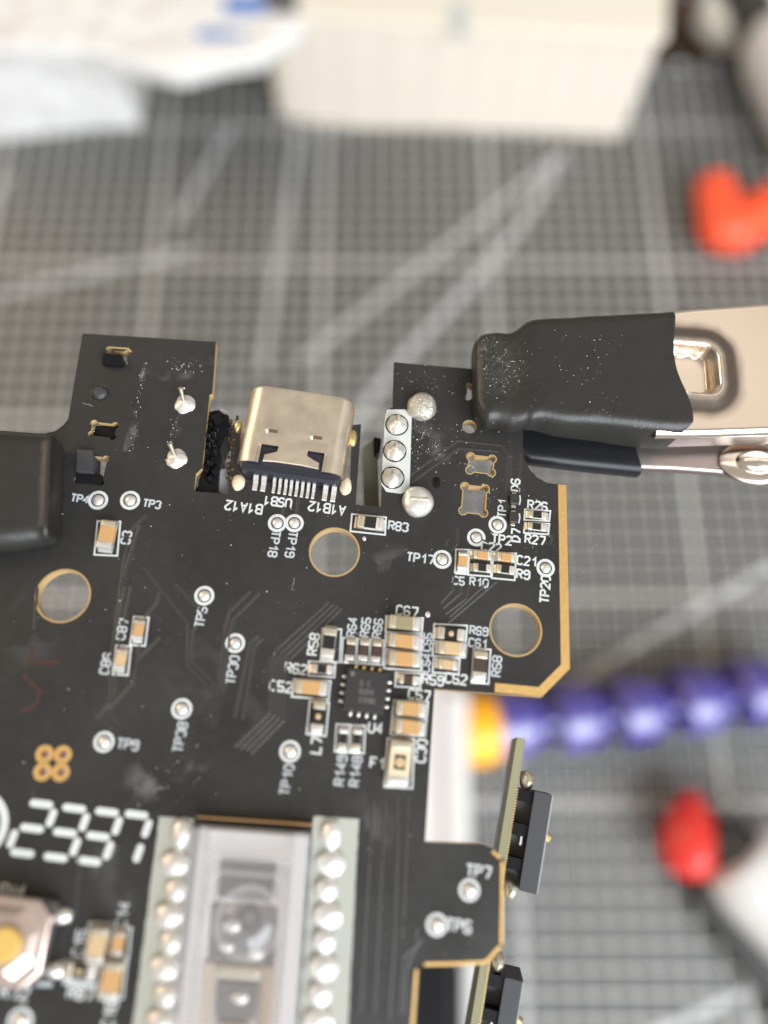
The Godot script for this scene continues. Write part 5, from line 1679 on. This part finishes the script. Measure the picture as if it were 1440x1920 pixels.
	slot = quad4(sa, sb, sc2, sd, 0.7)
	var sheet := Sh.new()
	var mid := (sa + sb + sc2 + sd) / 4.0
	var half := Vector2((sb.x - sa.x) / 2.0 + 0.05, (sd.y - sa.y) / 2.0)
	var x1 := Vector2(39.38, -14.10).x
	var nx := 110
	var nzz := 60
	var grid := []
	for ix in nx + 1:
		var col := []
		for iz in nzz + 1:
			var x := lerpf(x0, x1, pow(float(ix) / nx, 1.35))
			var u := (x - Vector2(22.57, -12.74).x) / (Vector2(39.38, -14.10).x - Vector2(22.57, -12.74).x)
			var z := lerpf(lerpf(Vector2(22.88, -18.29).y, Vector2(40.32, -21.19).y, u), lerpf(Vector2(22.29, -7.65).y, Vector2(38.75, -9.39).y, u), float(iz) / nzz)
			var dd := (Vector2(x, z) - mid).abs() - half + Vector2(0.8, 0.8)
			var sd1 := Vector2(maxf(dd.x, 0), maxf(dd.y, 0)).length() + minf(maxf(dd.x, dd.y), 0.0) - 0.8
			var y := hy + 0.38 * (1.0 - smoothstep(0.25, 2.1, sd1)) - 1.15 * pow(1.0 - smoothstep(-0.12, 0.55, sd1), 2.0)
			if sd1 < -0.1: y = hy - 1.1
			if x < Vector2(23.31, -12.80).x: y = minf(y, hy)
			col.append(Vector3(x, y, z))
			# pressed ring: a dark reflection put into the plate colour as dull grey
			var painted_reflection := smoothstep(0.6, 1.15, sd1 + 0.03 * sin(5.0 * z) * sin(4.0 * x)) * (1.0 - smoothstep(1.7, 2.9, sd1 + 0.06 * sin(3.0 * x + 2.0 * z)))
			var cw := Color.WHITE.lerp(Color(0.22, 0.20, 0.20), painted_reflection * 0.85)
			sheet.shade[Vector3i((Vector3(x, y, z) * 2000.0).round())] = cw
		grid.append(col)
	for ix in nx:
		for iz in nzz:
			sheet.quad(grid[ix][iz], grid[ix][iz + 1], grid[ix + 1][iz + 1], grid[ix + 1][iz])
			sheet.quad(grid[ix][iz] - Vector3(0, 0.5, 0), grid[ix + 1][iz] - Vector3(0, 0.5, 0), grid[ix + 1][iz + 1] - Vector3(0, 0.5, 0), grid[ix][iz + 1] - Vector3(0, 0.5, 0))
	part(t, "upper_plate", sheet, M.steel_reflection_ring, 70.0)
	# rolled near edge and folded flange
	s = Sh.new()
	var ed := [up(Vector2(x0, Vector2(22.29, -7.65).y), hy - 0.62), up(Vector2(24.99, -7.91), hy - 0.62), up(Vector2(28.16, -8.24), hy - 0.62), up(Vector2(31.36, -8.58), hy - 0.62), up(Vector2(38.75, -9.39), hy - 0.62)]
	tube(s, ed, [0.62, 0.62, 0.62, 0.62, 0.62], 16)
	part(t, "folded_edge", s, M.steel, 60.0)
	s = Sh.new()
	for i in ed.size() - 1:
		var a: Vector3 = ed[i] + Vector3(0, 0.1, -0.1)
		var c: Vector3 = ed[i + 1] + Vector3(0, 0.1, -0.1)
		s.quad(a + Vector3(0, -3.2, 0.25), c + Vector3(0, -3.2 , 0.25), c, a)
		s.quad(c + Vector3(0, -3.2, -0.3), a + Vector3(0, -3.2, -0.3), a + Vector3(0, 0, -0.5), c + Vector3(0, 0, -0.5))
		s.quad(a + Vector3(0, -3.2, -0.3), c + Vector3(0, -3.2, -0.3), c + Vector3(0, -3.2, 0.25), a + Vector3(0, -3.2, 0.25))
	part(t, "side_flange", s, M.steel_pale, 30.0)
	s = Sh.new()
	var ef := [up(Vector2(22.88, -18.29), hy - 0.5), up(Vector2(25.74, -18.90), hy - 0.5), up(Vector2(29.10, -19.46), hy - 0.5), up(Vector2(32.48, -20.02), hy - 0.5), up(Vector2(40.32, -21.19), hy - 0.5)]
	tube(s, ef, [0.5, 0.5, 0.5, 0.5, 0.5], 14)
	part(t, "folded_edge", s, M.steel, 60.0)
	# lower jaw under the board
	s = Sh.new()
	var lo := [[Vector2(7.40, -15.99), Vector2(7.54, -10.44), -2.6, -1.6, 0.4], [Vector2(7.64, -16.72), Vector2(7.81, -9.24), -3.0, -1.3, 0.6], [Vector2(8.45, -17.28), Vector2(8.56, -8.34), -3.2, -1.15, 0.8], [Vector2(10.16, -17.64), Vector2(10.22, -7.46), -3.2, -1.1, 0.8], [Vector2(11.89, -17.79), Vector2(11.86, -6.28), -3.2, -1.1, 0.8], [Vector2(12.63, -17.85), Vector2(12.57, -5.93), -3.2, -1.1, 0.8], [Vector2(14.31, -14.52), Vector2(14.21, -5.85), -3.2, -1.1, 0.8], [Vector2(16.76, -14.72), Vector2(16.56, -5.73), -3.2, -1.1, 0.8], [Vector2(19.71, -14.95), Vector2(19.38, -5.63), -3.2, -1.1, 0.8], [Vector2(20.20, -14.99), Vector2(22.40, -5.51), -3.2, -1.1, 0.8], [Vector2(20.30, -14.89), Vector2(22.50, -5.66), -3.0, -1.3, 0.6]]
	rings = []
	for q in lo:
		var sk: float = (q[1].x - q[0].x) / maxf(q[1].y - q[0].y, 0.01)
		var z0: float = q[0].y
		var lean := func(z: float) -> float: return (z - z0) * sk
		rings.append(section(q[0].x, q[0].y, q[1].y, q[2], q[3], q[4], lean))
	sweep(s, rings)
	flip_check(s)
	part(t, "lower_sleeve", s, M.sleeve_shiny, 50.0)
	s = Sh.new()
	rings = []
	for q in [[Vector2(21.11, -10.45), Vector2(21.87, -6.03)], [Vector2(25.50, -10.79), Vector2(25.22, -6.17)], [Vector2(29.48, -11.62), Vector2(29.06, -6.15)], [Vector2(33.48, -12.19), Vector2(32.87, -5.72)], [Vector2(42.58, -13.16), Vector2(41.64, -6.10)]]:
		rings.append(section(q[0].x, q[0].y, q[1].y, -2.6, -1.5, 0.35))
	sweep(s, rings)
	flip_check(s)
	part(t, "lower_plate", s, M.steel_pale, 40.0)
	s = Sh.new()
	lathe(s, up(Vector2(32.59, -7.18), -1.6), [Vector2(2.6, 0.0), Vector2(2.55, 0.35), Vector2(2.2, 0.5), Vector2(1.45, 0.55), Vector2(1.35, 0.9), Vector2(1.0, 1.15), Vector2(0.02, 1.2)], 32, Vector2(1.25, 0.75))
	part(t, "rivet", s, M.steel, 40.0)


func left_clip() -> void:
	var t := thing("crocodile_clip", "black sleeved crocodile clip gripping the left edge of the board", "clip", "crocodile clips holding the board")
	var X := Vector3(0.99702661, -0.05758446, 0.05120511)
	var Y := Vector3(0.05767214, 0.99833555, -0.00023528)
	t.transform = Transform3D(Basis(X, Y, X.cross(Y)), Vector3(0, 135.948, 41.5636) * S)
	var rings := []
	for q in [[Vector2(-26.56, -3.36), Vector2(-25.56, 3.76), 0.3, 2.7, 0.35], [Vector2(-26.58, -3.64), Vector2(-25.50, 4.15), 0.15, 3.0, 0.6], [Vector2(-26.65, -3.74), Vector2(-25.54, 4.46), 0.1, 3.15, 0.75], [Vector2(-26.88, -3.82), Vector2(-25.75, 4.67), 0.1, 3.2, 0.9], [Vector2(-27.35, -3.87), Vector2(-26.19, 4.87), 0.1, 3.05, 1.1], [Vector2(-28.44, -3.88), Vector2(-27.09, 5.18), 0.08, 3.15, 1.3], [Vector2(-30.01, -3.85), Vector2(-28.46, 5.52), 0.08, 3.35, 1.4], [Vector2(-33.31, -3.74), Vector2(-31.31, 5.96), 0.0, 3.6, 1.5], [Vector2(-38.24, -3.64), Vector2(-35.88, 6.59), -0.3, 3.8, 1.5], [Vector2(-43.10, -3.45), Vector2(-40.44, 7.05), -0.3, 3.8, 1.5]]:
		var sk: float = (q[1].x - q[0].x) / maxf(q[1].y - q[0].y, 0.01)
		var z0: float = q[0].y
		var lean := func(z: float) -> float: return (z - z0) * sk
		rings.append(section(q[0].x, q[0].y, q[1].y, q[2], q[3], q[4], lean))
	var s := Sh.new()
	worn_sweep(s, rings, Vector2(1e4, 0))
	part(t, "upper_sleeve", s, M.sleeve, 60.0)
	s = Sh.new()
	rings = []
	for q in [[Vector2(-28.83, -3.17), Vector2(-27.68, 3.27), -2.4, -1.5, 0.4], [Vector2(-29.31, -3.97), Vector2(-27.86, 4.04), -3.0, -1.1, 0.8], [Vector2(-32.40, -3.99), Vector2(-30.75, 4.46), -3.0, -1.05, 0.8], [Vector2(-45.28, -3.26), Vector2(-42.90, 6.14), -3.0, -1.05, 0.8]]:
		rings.append(section(q[0].x, q[0].y, q[1].y, q[2], q[3], q[4]))
	sweep(s, rings)
	flip_check(s)
	part(t, "lower_sleeve", s, M.sleeve_shiny, 50.0)
